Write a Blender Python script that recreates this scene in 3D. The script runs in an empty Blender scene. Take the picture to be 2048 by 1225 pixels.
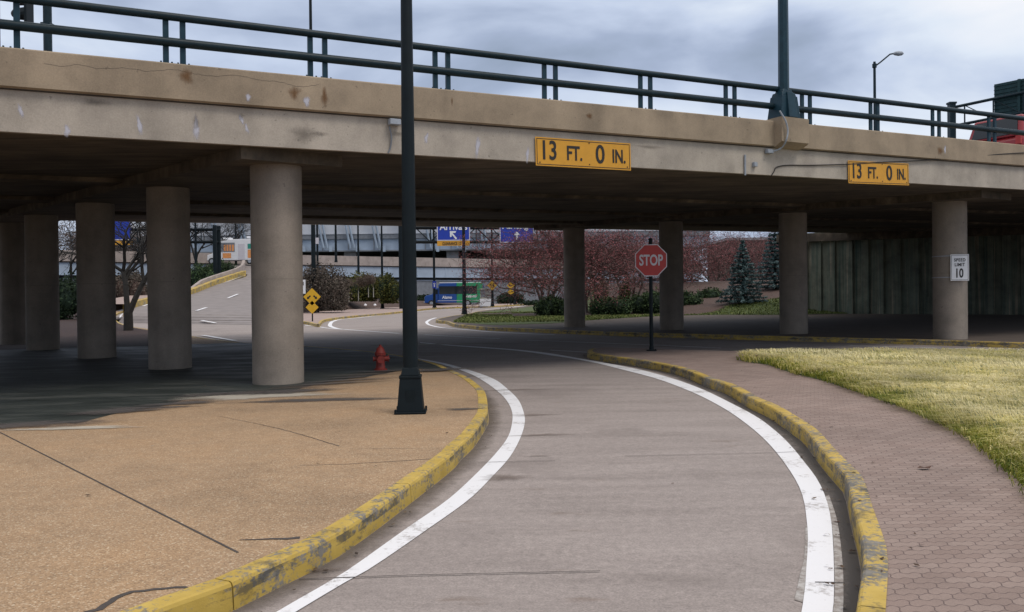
import bpy, bmesh, math, random
import numpy as np
from mathutils import Vector, Matrix
R = math.radians
random.seed(7); rng = np.random.default_rng(7)
SC = bpy.context.scene
COL = SC.collection

# ------------------------------------------------------------------ camera
F = 1750.0; W, H = 2048.0, 1225.0
CZ = 1.63; ROLL = R(0.6); PITCH = math.atan(12.5 / F)
fwd = Vector((0, math.cos(PITCH), -math.sin(PITCH)))
up0 = Vector((0, math.sin(PITCH), math.cos(PITCH)))
r0 = Vector((1, 0, 0))
rgt = r0 * math.cos(ROLL) - up0 * math.sin(ROLL)
up = up0 * math.cos(ROLL) + r0 * math.sin(ROLL)
cam = bpy.data.objects.new('camera', bpy.data.cameras.new('camera'))
cam.data.sensor_width = 36; cam.data.lens = F / W * 36
cam.data.clip_start = 0.05; cam.data.clip_end = 3000
M = Matrix.Identity(4)
for i in range(3):
    M[i][0] = rgt[i]; M[i][1] = up[i]; M[i][2] = -fwd[i]
M[2][3] = CZ
cam.matrix_world = M
COL.objects.link(cam); SC.camera = cam

# ------------------------------------------------------------------ sky, sun, exposure
SUN_EL, SUN_AZ = R(56), R(128)          # azimuth clockwise from +Y
wd = bpy.data.worlds.new('World'); SC.world = wd; wd.use_nodes = True
nt = wd.node_tree; nt.nodes.clear()
def wn(t, **k):
    n = nt.nodes.new(t)
    for a, b in k.items(): setattr(n, a, b)
    return n
out = wn('ShaderNodeOutputWorld'); mixs = wn('ShaderNodeMixShader')
b1 = wn('ShaderNodeBackground'); b2 = wn('ShaderNodeBackground')
sky = wn('ShaderNodeTexSky', sky_type='NISHITA', sun_disc=False)
sky.sun_elevation = SUN_EL; sky.sun_rotation = SUN_AZ
nt.links.new(sky.outputs[0], b1.inputs[0]); b1.inputs[1].default_value = 0.08
tc = wn('ShaderNodeTexCoord')
mp = wn('ShaderNodeMapping'); mp.inputs['Scale'].default_value = (1.0, 1.0, 2.7)
mp.inputs['Location'].default_value = (0.35, 0.1, 0.2)
nt.links.new(tc.outputs['Generated'], mp.inputs[0])
nz = wn('ShaderNodeTexNoise'); nz.inputs['Scale'].default_value = 3.0; nz.inputs['Detail'].default_value = 7
nz.inputs['Roughness'].default_value = 0.48; nz.inputs['Distortion'].default_value = 0.3
nt.links.new(mp.outputs[0], nz.inputs[0])
# bright break in the cloud, low on the right
bd = (rgt * ((2010 - 1024) / F) + up * ((612 - 110) / F) + fwd).normalized()
dt = wn('ShaderNodeVectorMath', operation='DISTANCE'); dt.inputs[1].default_value = bd
mp2 = wn('ShaderNodeMapping'); mp2.inputs['Scale'].default_value = (1, 1, 1)
nt.links.new(tc.outputs['Generated'], dt.inputs[0])
mr = wn('ShaderNodeMapRange'); mr.interpolation_type = 'SMOOTHSTEP'
mr.inputs['From Min'].default_value = 0.02; mr.inputs['From Max'].default_value = 0.24
mr.inputs['To Min'].default_value = 0.24; mr.inputs['To Max'].default_value = 0.0
nt.links.new(dt.outputs['Value'], mr.inputs['Value'])
ad = wn('ShaderNodeMath', operation='ADD')
nt.links.new(nz.outputs['Fac'], ad.inputs[0]); nt.links.new(mr.outputs[0], ad.inputs[1])
cr = wn('ShaderNodeValToRGB'); e = cr.color_ramp.elements
e[0].position = 0.31; e[0].color = (0.30, 0.37, 0.49, 1)
e[1].position = 0.76; e[1].color = (0.98, 1.0, 1.05, 1)
for p, c in ((0.42, (0.42, 0.50, 0.67, 1)), (0.51, (0.60, 0.69, 0.87, 1)), (0.61, (0.80, 0.88, 1.0, 1))):
    x = cr.color_ramp.elements.new(p); x.color = c
nt.links.new(ad.outputs[0], cr.inputs[0])
mc = wn('ShaderNodeMix', data_type='RGBA'); mc.inputs[7].default_value = (.86, .80, .74, 1)
mz = wn('ShaderNodeMapRange'); mz.inputs['From Min'].default_value = .40; mz.inputs['From Max'].default_value = .85; mz.inputs['To Max'].default_value = .8
nt.links.new(mz.outputs[0], mc.inputs[0]); nt.links.new(cr.outputs[0], mc.inputs[6]); nt.links.new(mc.outputs[2], b2.inputs[0])
# an overcast sky is brighter overhead than near the horizon
sz = wn('ShaderNodeSeparateXYZ'); nt.links.new(tc.outputs['Generated'], sz.inputs[0])
zr_ = wn('ShaderNodeMapRange'); zr_.interpolation_type = 'SMOOTHSTEP'
zr_.inputs['From Min'].default_value = 0.36; zr_.inputs['From Max'].default_value = 0.95
zr_.inputs['To Min'].default_value = 1.02; zr_.inputs['To Max'].default_value = 1.75
nt.links.new(sz.outputs[2], zr_.inputs['Value']); nt.links.new(sz.outputs[2], mz.inputs['Value']); nt.links.new(zr_.outputs[0], b2.inputs[1])
mixs.inputs[0].default_value = 0.93
nt.links.new(b1.outputs[0], mixs.inputs[1]); nt.links.new(b2.outputs[0], mixs.inputs[2])
nt.links.new(mixs.outputs[0], out.inputs[0])
sd = bpy.data.lights.new('sun', 'SUN'); sd.energy = 1.4; sd.angle = R(20); sd.color = (1, 0.93, 0.84)
so = bpy.data.objects.new('sun', sd); COL.objects.link(so)
sv = Vector((math.sin(SUN_AZ) * math.cos(SUN_EL), math.cos(SUN_AZ) * math.cos(SUN_EL), math.sin(SUN_EL)))
so.rotation_euler = sv.to_track_quat('Z', 'Y').to_euler(); so.location = (20, -20, 30)
SC.view_settings.view_transform = 'Standard'; SC.view_settings.look = 'None'
SC.view_settings.exposure = -0.06; SC.view_settings.gamma = 1
SC.render.engine = 'CYCLES'
SC.render.resolution_x = 1024; SC.render.resolution_y = 612

# ------------------------------------------------------------------ survey helpers
def g(x, y):
    return 0.0085 * min(max(y, -20), 130) + 0.004 * min(max(x, -60), 60) - 0.04
def ray(px, py):
    return rgt * ((px - W / 2) / F) + up * ((H / 2 - py) / F) + fwd
def P(px, py, dz=0.0):
    """ground point (road plane + dz) seen under a pixel"""
    d = ray(px, py)
    k = (CZ + 0.04 - dz) / (-(d.z) + 0.0085 * d.y + 0.004 * d.x)
    return Vector((d.x * k, d.y * k, CZ + d.z * k))
def Q(px, py, Y):
    """point at depth Y"""
    d = ray(px, py); k = Y / d.y
    return Vector((d.x * k, Y, CZ + d.z * k))
def PL(pts, dz=0.0): return [P(a, b, dz) for a, b in pts]
def catmull(pts, n=6, closed=False):
    pts = [Vector(p) for p in pts]; o = []; L = len(pts)
    for i in range(L - 1):
        p0 = pts[max(i - 1, 0)]; p1 = pts[i]; p2 = pts[i + 1]; p3 = pts[min(i + 2, L - 1)]
        for k in range(n):
            t = k / n
            o.append(0.5 * ((2 * p1) + (p2 - p0) * t + (2 * p0 - 5 * p1 + 4 * p2 - p3) * t * t + (-p0 + 3 * p1 - 3 * p2 + p3) * t ** 3))
    o.append(pts[-1]); return o
def resample(pts, step):
    o = [pts[0].copy()]; acc = 0
    for a, b in zip(pts, pts[1:]):
        L = (b - a).length
        if L < 1e-6: continue
        d = step - acc
        while d <= L:
            o.append(a.lerp(b, d / L)); d += step
        acc = (acc + L) % step
    if (o[-1] - pts[-1]).length > step * .3: o.append(pts[-1].copy())
    return o
def normals2(pts):
    o = []
    for i in range(len(pts)):
        a = pts[max(i - 1, 0)]; b = pts[min(i + 1, len(pts) - 1)]
        d = Vector((b.x - a.x, b.y - a.y)); d.normalize()
        o.append(Vector((-d.y, d.x, 0)))
    return o
def offset(pts, w):
    return [p + n * w for p, n in zip(pts, normals2(pts))]

# ------------------------------------------------------------------ materials
def newmat(name):
    m = bpy.data.materials.new(name); m.use_nodes = True
    n = m.node_tree.nodes; b = n['Principled BSDF']
    return m, m.node_tree, b
def add(nt, t, **k):
    n = nt.nodes.new(t)
    for a, b in k.items(): setattr(n, a, b)
    return n
def noise(nt, vec, scale, detail=4, rough=.55, dist=0):
    n = add(nt, 'ShaderNodeTexNoise'); n.inputs['Scale'].default_value = scale
    n.inputs['Detail'].default_value = detail; n.inputs['Roughness'].default_value = rough
    n.inputs['Distortion'].default_value = dist
    nt.links.new(vec, n.inputs['Vector']); return n.outputs['Fac']
def ramp(nt, fac, stops):
    r = add(nt, 'ShaderNodeValToRGB'); el = r.color_ramp.elements
    el[0].position = stops[0][0]; el[0].color = (*stops[0][1], 1)
    el[1].position = stops[-1][0]; el[1].color = (*stops[-1][1], 1)
    for p, c in stops[1:-1]:
        x = el.new(p); x.color = (*c, 1)
    nt.links.new(fac, r.inputs[0]); return r.outputs[0]
def mix(nt, fac, a, b, mode='MIX'):
    m = add(nt, 'ShaderNodeMix', data_type='RGBA', blend_type=mode)
    if isinstance(fac, (int, float)): m.inputs[0].default_value = fac
    else: nt.links.new(fac, m.inputs[0])
    for i, v in ((6, a), (7, b)):
        if isinstance(v, tuple): m.inputs[i].default_value = (*v, 1)
        else: nt.links.new(v, m.inputs[i])
    return m.outputs[2]
def pos(nt, scale=None, rotz=0):
    gnode = add(nt, 'ShaderNodeNewGeometry'); o = gnode.outputs['Position']
    if scale or rotz:
        mp = add(nt, 'ShaderNodeMapping'); mp.inputs['Scale'].default_value = scale or (1, 1, 1)
        mp.inputs['Rotation'].default_value = (0, 0, rotz)
        nt.links.new(o, mp.inputs[0]); o = mp.outputs[0]
    return o
def bump(nt, b, fac, strength, dist=0.01):
    n = add(nt, 'ShaderNodeBump'); n.inputs['Strength'].default_value = strength
    n.inputs['Distance'].default_value = dist
    nt.links.new(fac, n.inputs['Height']); nt.links.new(n.outputs[0], b.inputs['Normal'])
def g1(v): return (v, v, v)
def sc(c, k): return tuple(x * k for x in c)

def simple(name, c, rough=.6, metal=0, var=.18, scale=6, bstr=0):
    m, nt, b = newmat(name); v = pos(nt)
    f = noise(nt, v, scale, 5)
    col = ramp(nt, f, [(.3, sc(c, 1 - var)), (.7, sc(c, 1 + var))])
    nt.links.new(col, b.inputs['Base Color']); b.inputs['Roughness'].default_value = rough
    b.inputs['Metallic'].default_value = metal
    if bstr: bump(nt, b, noise(nt, v, scale * 8, 4), bstr, .01)
    return m

def mat_road():
    m, nt, b = newmat('road_concrete'); v = pos(nt)
    big = noise(nt, pos(nt, (.25, 1.6, 1), R(-8)), 1.6, 6, .6)
    col = ramp(nt, big, [(.28, (.225, .192, .176)), (.5, (.275, .236, .218)), (.72, (.315, .272, .252))])
    fine = noise(nt, v, 70, 6, .8)
    col = mix(nt, .75, col, ramp(nt, fine, [(.32, g1(.55)), (.68, g1(1.42))]), 'MULTIPLY')
    gr = noise(nt, v, 16, 6, .75)
    col = mix(nt, .6, col, ramp(nt, gr, [(.32, g1(.72)), (.68, g1(1.25))]), 'MULTIPLY')
    st = noise(nt, v, .55, 5, .62, .6)
    col = mix(nt, ramp(nt, st, [(.54, g1(0)), (.70, g1(.6))]), col, (.165, .138, .126))
    rust = noise(nt, pos(nt, (1, 3, 1)), 1.1, 4, .6)
    col = mix(nt, ramp(nt, rust, [(.63, g1(0)), (.72, g1(.45))]), col, (.13, .085, .055))
    nt.links.new(col, b.inputs['Base Color']); b.inputs['Roughness'].default_value = .82
    bump(nt, b, fine, .25, .004); return m
def mat_aggregate(name='exposed_aggregate', c=(.345, .228, .132)):
    m, nt, b = newmat(name); v = pos(nt)
    vo = add(nt, 'ShaderNodeTexVoronoi'); vo.inputs['Scale'].default_value = 105; nt.links.new(v, vo.inputs['Vector'])
    sep = add(nt, 'ShaderNodeSeparateColor'); nt.links.new(vo.outputs['Color'], sep.inputs[0])
    pe = ramp(nt, sep.outputs[0], [(0, sc(c, .66)), (.35, sc(c, .95)), (.85, sc(c, 1.10)), (.97, (.50, .40, .28))])
    big = noise(nt, v, .7, 6, .6)
    col = mix(nt, .8, pe, ramp(nt, big, [(.3, g1(.70)), (.5, g1(1)), (.72, (1.10, 1.04, .96))]), 'MULTIPLY')
    med = noise(nt, v, 5, 5, .7)
    col = mix(nt, .6, col, ramp(nt, med, [(.3, g1(.8)), (.7, g1(1.12))]), 'MULTIPLY')
    nt.links.new(col, b.inputs['Base Color']); b.inputs['Roughness'].default_value = .85
    bump(nt, b, vo.outputs['Distance'], .35, .006); return m
def mat_dirt_shade():
    m, nt, b = newmat('dirt_and_shade_pavement'); v = pos(nt)
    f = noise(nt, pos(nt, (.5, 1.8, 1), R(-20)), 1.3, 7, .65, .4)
    col = ramp(nt, f, [(.3, (.010, .014, .012)), (.52, (.022, .028, .024)), (.75, (.070, .072, .064))])  # dirt tones darkened further to carry the under-deck shade
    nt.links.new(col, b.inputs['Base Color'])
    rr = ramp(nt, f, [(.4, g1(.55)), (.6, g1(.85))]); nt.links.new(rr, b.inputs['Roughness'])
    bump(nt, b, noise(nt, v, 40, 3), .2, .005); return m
def mat_brick():
    m, nt, b = newmat('brick_pavers'); v0 = pos(nt)
    # zigzag interlocking pavers: brick grid with a wavy offset
    sx = add(nt, 'ShaderNodeSeparateXYZ'); nt.links.new(pos(nt, None, 0), sx.inputs[0])
    def wav(src, k, amp):
        a = add(nt, 'ShaderNodeMath', operation='MULTIPLY'); a.inputs[1].default_value = k; nt.links.new(src, a.inputs[0])
        s = add(nt, 'ShaderNodeMath', operation='SINE'); nt.links.new(a.outputs[0], s.inputs[0])
        c = add(nt, 'ShaderNodeMath', operation='MULTIPLY'); c.inputs[1].default_value = amp; nt.links.new(s.outputs[0], c.inputs[0])
        return c.outputs[0]
    ax = add(nt, 'ShaderNodeMath', operation='ADD'); nt.links.new(sx.outputs[0], ax.inputs[0]); nt.links.new(wav(sx.outputs[1], 2 * math.pi / .08, .007), ax.inputs[1])
    ay = add(nt, 'ShaderNodeMath', operation='ADD'); nt.links.new(sx.outputs[1], ay.inputs[0]); nt.links.new(wav(sx.outputs[0], 2 * math.pi / .0825, .010), ay.inputs[1])
    cb = add(nt, 'ShaderNodeCombineXYZ'); nt.links.new(ax.outputs[0], cb.inputs[0]); nt.links.new(ay.outputs[0], cb.inputs[1])
    nd = add(nt, 'ShaderNodeTexNoise'); nd.inputs['Scale'].default_value = 9
    br = add(nt, 'ShaderNodeTexBrick'); nt.links.new(cb.outputs[0], br.inputs['Vector'])
    br.inputs['Scale'].default_value = 1.0; br.inputs['Brick Width'].default_value = .165; br.inputs['Row Height'].default_value = .080
    br.inputs['Mortar Size'].default_value = .0035; br.inputs['Mortar Smooth'].default_value = .35; br.inputs['Bias'].default_value = 0
    br.inputs['Color1'].default_value = (.225, .163, .138, 1); br.inputs['Color2'].default_value = (.275, .208, .178, 1)
    br.inputs['Mortar'].default_value = (.115, .080, .072, 1)
    big = noise(nt, v0, 1.3, 5, .6)
    col = mix(nt, .8, br.outputs['Color'], ramp(nt, big, [(.3, g1(.8)), (.7, g1(1.15))]), 'MULTIPLY')
    fine = noise(nt, v0, 120, 3, .7)
    col = mix(nt, .6, col, ramp(nt, fine, [(.3, g1(.7)), (.7, g1(1.25))]), 'MULTIPLY')
    nt.links.new(col, b.inputs['Base Color']); b.inputs['Roughness'].default_value = .85
    inv = add(nt, 'ShaderNodeMath', operation='SUBTRACT'); inv.inputs[0].default_value = 1; nt.links.new(br.outputs['Fac'], inv.inputs[1])
    bump(nt, b, inv.outputs[0], .6, .006); return m
def mat_kerb(name='kerb_yellow_paint', bias=0.0, soot=.55):
    m, nt, b = newmat(name); v = pos(nt)
    f = noise(nt, pos(nt, (1, 1, 1.6)), 24, 8, .72)
    f2 = noise(nt, pos(nt, (1, 1, 1.3)), 2.1, 7, .66)
    y = ramp(nt, noise(nt, v, 3, 4), [(.3, (.40, .27, .045)), (.7, (.54, .38, .085))])
    conc = ramp(nt, noise(nt, v, 14, 5), [(.3, (.10, .095, .085)), (.7, (.24, .22, .19))])
    s = add(nt, 'ShaderNodeMath', operation='ADD'); nt.links.new(f, s.inputs[0]); nt.links.new(f2, s.inputs[1])
    wear = ramp(nt, s.outputs[0], [(.0, g1(0)), (1.04 / 2 * 2 if False else .99, g1(1))])
    mm = add(nt, 'ShaderNodeMapRange'); mm.inputs['From Min'].default_value = .98 - bias; mm.inputs['From Max'].default_value = 1.10 - bias
    nt.links.new(s.outputs[0], mm.inputs['Value'])
    col = mix(nt, mm.outputs[0], y, conc)
    # soot-dark smears low on the face
    f3 = noise(nt, pos(nt, (1, 1, 2.2)), 3.3, 7, .72)
    col = mix(nt, ramp(nt, f3, [(soot, g1(0)), (soot + .10, g1(.75))]), col, (.05, .048, .04))
    nt.links.new(col, b.inputs['Base Color']); b.inputs['Roughness'].default_value = .7
    bump(nt, b, f, .4, .006); return m
def mat_paint():
    m, nt, b = newmat('white_road_paint'); v = pos(nt)
    f = noise(nt, v, 22, 7, .75); f2 = noise(nt, v, 2.2, 4)
    s = add(nt, 'ShaderNodeMath', operation='ADD'); nt.links.new(f, s.inputs[0]); nt.links.new(f2, s.inputs[1])
    mm = add(nt, 'ShaderNodeMapRange'); mm.inputs['From Min'].default_value = 1.08; mm.inputs['From Max'].default_value = 1.26
    mm.inputs['To Max'].default_value = .75
    nt.links.new(s.outputs[0], mm.inputs['Value'])
    col = mix(nt, mm.outputs[0], (.74, .74, .76), (.27, .24, .22))
    nt.links.new(col, b.inputs['Base Color']); b.inputs['Roughness'].default_value = .6; return m
def mat_faded():
    m, nt, b = newmat('faded_road_paint'); v = pos(nt)
    f = noise(nt, v, 14, 7, .75)
    col = ramp(nt, f, [(.42, (.21, .18, .16)), (.6, (.42, .40, .38))])
    nt.links.new(col, b.inputs['Base Color']); b.inputs['Roughness'].default_value = .7; return m
def mat_conc(name, c, streak=.5, warm=0, boards=0, rough=.85, ax=(.883, .469)):
    """weathered concrete with vertical streaks"""
    m, nt, b = newmat(name); v = pos(nt)
    f = noise(nt, v, 1.6, 6, .62)
    col = ramp(nt, f, [(.3, sc(c, .78)), (.5, c), (.72, sc(c, 1.18))])
    s = noise(nt, pos(nt, (1.0, 1.0, .10)), 1.5, 4, .5)
    col = mix(nt, streak, col, ramp(nt, s, [(.30, g1(.72)), (.5, g1(1.0)), (.70, g1(1.22))]), 'MULTIPLY')
    fi = noise(nt, v, 45, 4, .7)
    col = mix(nt, .6, col, ramp(nt, fi, [(.3, g1(.78)), (.7, g1(1.2))]), 'MULTIPLY')
    pit = noise(nt, v, 11, 3, .5)
    col = mix(nt, ramp(nt, pit, [(.70, g1(0)), (.74, g1(.5))]), col, sc(c, .35))
    nt.links.new(col, b.inputs['Base Color']); b.inputs['Roughness'].default_value = rough
    bump(nt, b, fi, .3, .004); return m
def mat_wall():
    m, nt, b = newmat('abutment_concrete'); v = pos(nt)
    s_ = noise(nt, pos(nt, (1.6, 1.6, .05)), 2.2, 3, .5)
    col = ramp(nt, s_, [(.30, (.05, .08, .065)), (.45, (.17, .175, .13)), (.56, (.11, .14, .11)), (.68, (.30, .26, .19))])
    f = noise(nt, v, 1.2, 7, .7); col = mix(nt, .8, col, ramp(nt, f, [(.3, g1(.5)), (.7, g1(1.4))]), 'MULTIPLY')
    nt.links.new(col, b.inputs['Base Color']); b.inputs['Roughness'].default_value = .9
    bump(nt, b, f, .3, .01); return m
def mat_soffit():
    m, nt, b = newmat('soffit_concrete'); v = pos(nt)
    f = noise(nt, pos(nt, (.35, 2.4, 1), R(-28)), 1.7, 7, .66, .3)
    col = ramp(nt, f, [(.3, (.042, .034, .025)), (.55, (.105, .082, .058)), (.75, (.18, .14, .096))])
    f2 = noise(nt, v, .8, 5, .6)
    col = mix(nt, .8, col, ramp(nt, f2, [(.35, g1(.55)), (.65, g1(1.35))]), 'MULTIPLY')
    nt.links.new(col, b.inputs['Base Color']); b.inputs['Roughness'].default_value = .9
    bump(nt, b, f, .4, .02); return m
def mat_metal(name, c, rough=.45, var=.25):
    m, nt, b = newmat(name); v = pos(nt)
    f = noise(nt, v, 5, 6, .7)
    col = ramp(nt, f, [(.3, sc(c, 1 - var)), (.7, sc(c, 1 + var))])
    nt.links.new(col, b.inputs['Base Color']); b.inputs['Roughness'].default_value = rough
    b.inputs['Metallic'].default_value = .0
    b.inputs['Specular IOR Level'].default_value = .22; return m
def mat_leaf(name, stops, rough=.7, trans=0):
    m, nt, b = newmat(name)
    a = add(nt, 'ShaderNodeAttribute', attribute_name='rnd')
    col = ramp(nt, a.outputs['Fac'], stops)
    big = noise(nt, pos(nt), .9, 4, .6)
    col = mix(nt, .8, col, ramp(nt, big, [(.35, g1(.68)), (.65, g1(1.3))]), 'MULTIPLY')
    nt.links.new(col, b.inputs['Base Color']); b.inputs['Roughness'].default_value = rough
    b.inputs['Specular IOR Level'].default_value = .2
    if trans:
        tr = add(nt, 'ShaderNodeBsdfTranslucent'); nt.links.new(col, tr.inputs[0]); mx = add(nt, 'ShaderNodeMixShader'); mx.inputs[0].default_value = trans
        o_ = nt.nodes['Material Output']; nt.links.new(b.outputs[0], mx.inputs[1]); nt.links.new(tr.outputs[0], mx.inputs[2]); nt.links.new(mx.outputs[0], o_.inputs[0])
    return m
def mat_alpha_stain(name, c, scale=(3, 3, .8), lo=.42, hi=.6, mx=.9):
    m, nt, b = newmat(name)
    f = noise(nt, pos(nt, scale), 7, 6, .7)
    b.inputs['Base Color'].default_value = (*c, 1); b.inputs['Roughness'].default_value = .9
    uv = add(nt, 'ShaderNodeUVMap'); sp = add(nt, 'ShaderNodeSeparateXYZ'); nt.links.new(uv.outputs[0], sp.inputs[0])
    # fade to the patch rim: uv.x = 0 at rim, 1 at centre
    mu = add(nt, 'ShaderNodeMath', operation='ADD'); nt.links.new(sp.outputs[0], mu.inputs[0]); nt.links.new(f, mu.inputs[1])
    r = add(nt, 'ShaderNodeMapRange'); r.inputs['From Min'].default_value = lo + .25; r.inputs['From Max'].default_value = hi + .5
    r.inputs['To Max'].default_value = mx
    nt.links.new(mu.outputs[0], r.inputs['Value']); nt.links.new(r.outputs[0], b.inputs['Alpha'])
    return m

MT = dict(
    road=mat_road(), agg=mat_aggregate(), dirt_shade=mat_dirt_shade(), brick=mat_brick(), kerb=mat_kerb(bias=-.025, soot=.58), kerbs=mat_kerb('scuffed_kerb_face', .03, .48), kerbw=mat_kerb('worn_kerb_paint', .012, .56), paint=mat_paint(), faded=mat_faded(),
    walk=mat_conc('sidewalk_concrete', (.33, .25, .22), .1), joint=simple('joint_dark', (.06, .05, .045), .9),
    barrier=mat_conc('parapet_concrete', (.305, .240, .168), .6), fascia=mat_conc('fascia_concrete', (.385, .340, .285), .5),
    column=mat_conc('column_concrete', (.235, .200, .165), .9), soffit=mat_soffit(), deck=simple('deck_asphalt', (.07, .07, .07), .9),
    wall=mat_wall(), steel=mat_metal('teal_steel', (.008, .022, .030), .42),
    pole=mat_metal('dark_green_pole', (.003, .008, .011), .55), galv=mat_metal('galvanised_metal', (.30, .33, .37), .45),
    white=simple('white_paint', (.72, .73, .75), .4, var=.05), yellow=simple('sign_yellow', (.62, .30, .018), .45, var=.06),
    signyel=simple('warning_yellow', (.66, .38, .02), .45, var=.06), black=simple('sign_black', (.015, .013, .012), .6),
    red=simple('sign_red', (.42, .030, .025), .45, var=.12), stopw=simple('sign_white', (.58, .56, .60), .5, var=.05),
    blue=simple('sign_blue', (.006, .035, .36), .45, var=.08), hyd=simple('hydrant_red', (.20, .020, .013), .6, var=.25, scale=20),
    mulch=simple('mulch', (.070, .042, .033), .95, var=.5, scale=14, bstr=.8), grassg=simple('grass_ground', (.060, .085, .022), .95, var=.35, scale=5, bstr=.5),
    soil=simple('ground_soil', (.09, .09, .06), .95, var=.3, scale=1),
    bark=simple('bark', (.018, .016, .014), .9, var=.4, scale=12, bstr=.5), glass=simple('dark_glass', (.012, .016, .02), .08, var=.1),
    rubber=simple('rubber', (.02, .02, .02), .8), lime=mat_alpha_stain('lime_deposit', (.55, .55, .62), (5, 5, 1.0), .35, .65, .8),
    rust=mat_alpha_stain('rust_stain', (.17, .080, .028), (6, 6, .35), .35, .85, .65), drip=mat_alpha_stain('dark_drip', (.10, .085, .07), (5, 5, 1.6), .35, .9, .35),
    farconc=mat_conc('far_concrete', (.34, .29, .265), .3), girder=simple('girder_blue_grey', (.32, .39, .48), .55, var=.12, scale=.6),
    farwall=mat_conc('far_wall', (.185, .20, .225), .15), darkv=simple('painted_void_shade', (.035, .04, .045), .9), panel=simple('glazing_panel', (.50, .52, .56), .35, var=.06, scale=.4),
    redpaint=simple('car_red', (.27, .018, .024), .25, var=.05), bblue=simple('bus_blue', (.008, .060, .26), .3, var=.08), bgreen=simple('bus_green', (.012, .26, .11), .3, var=.08),
    orange=simple('graphic_orange', (.72, .30, .10), .5), teal=simple('graphic_teal', (.03, .26, .20), .5), brickw=simple('brick_wall', (.13, .065, .058), .9, var=.2, scale=3),
    sidegrey=simple('cabinet_grey', (.32, .31, .27), .6), lamp=simple('lamp_glass', (.6, .6, .6), .3),
)

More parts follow.
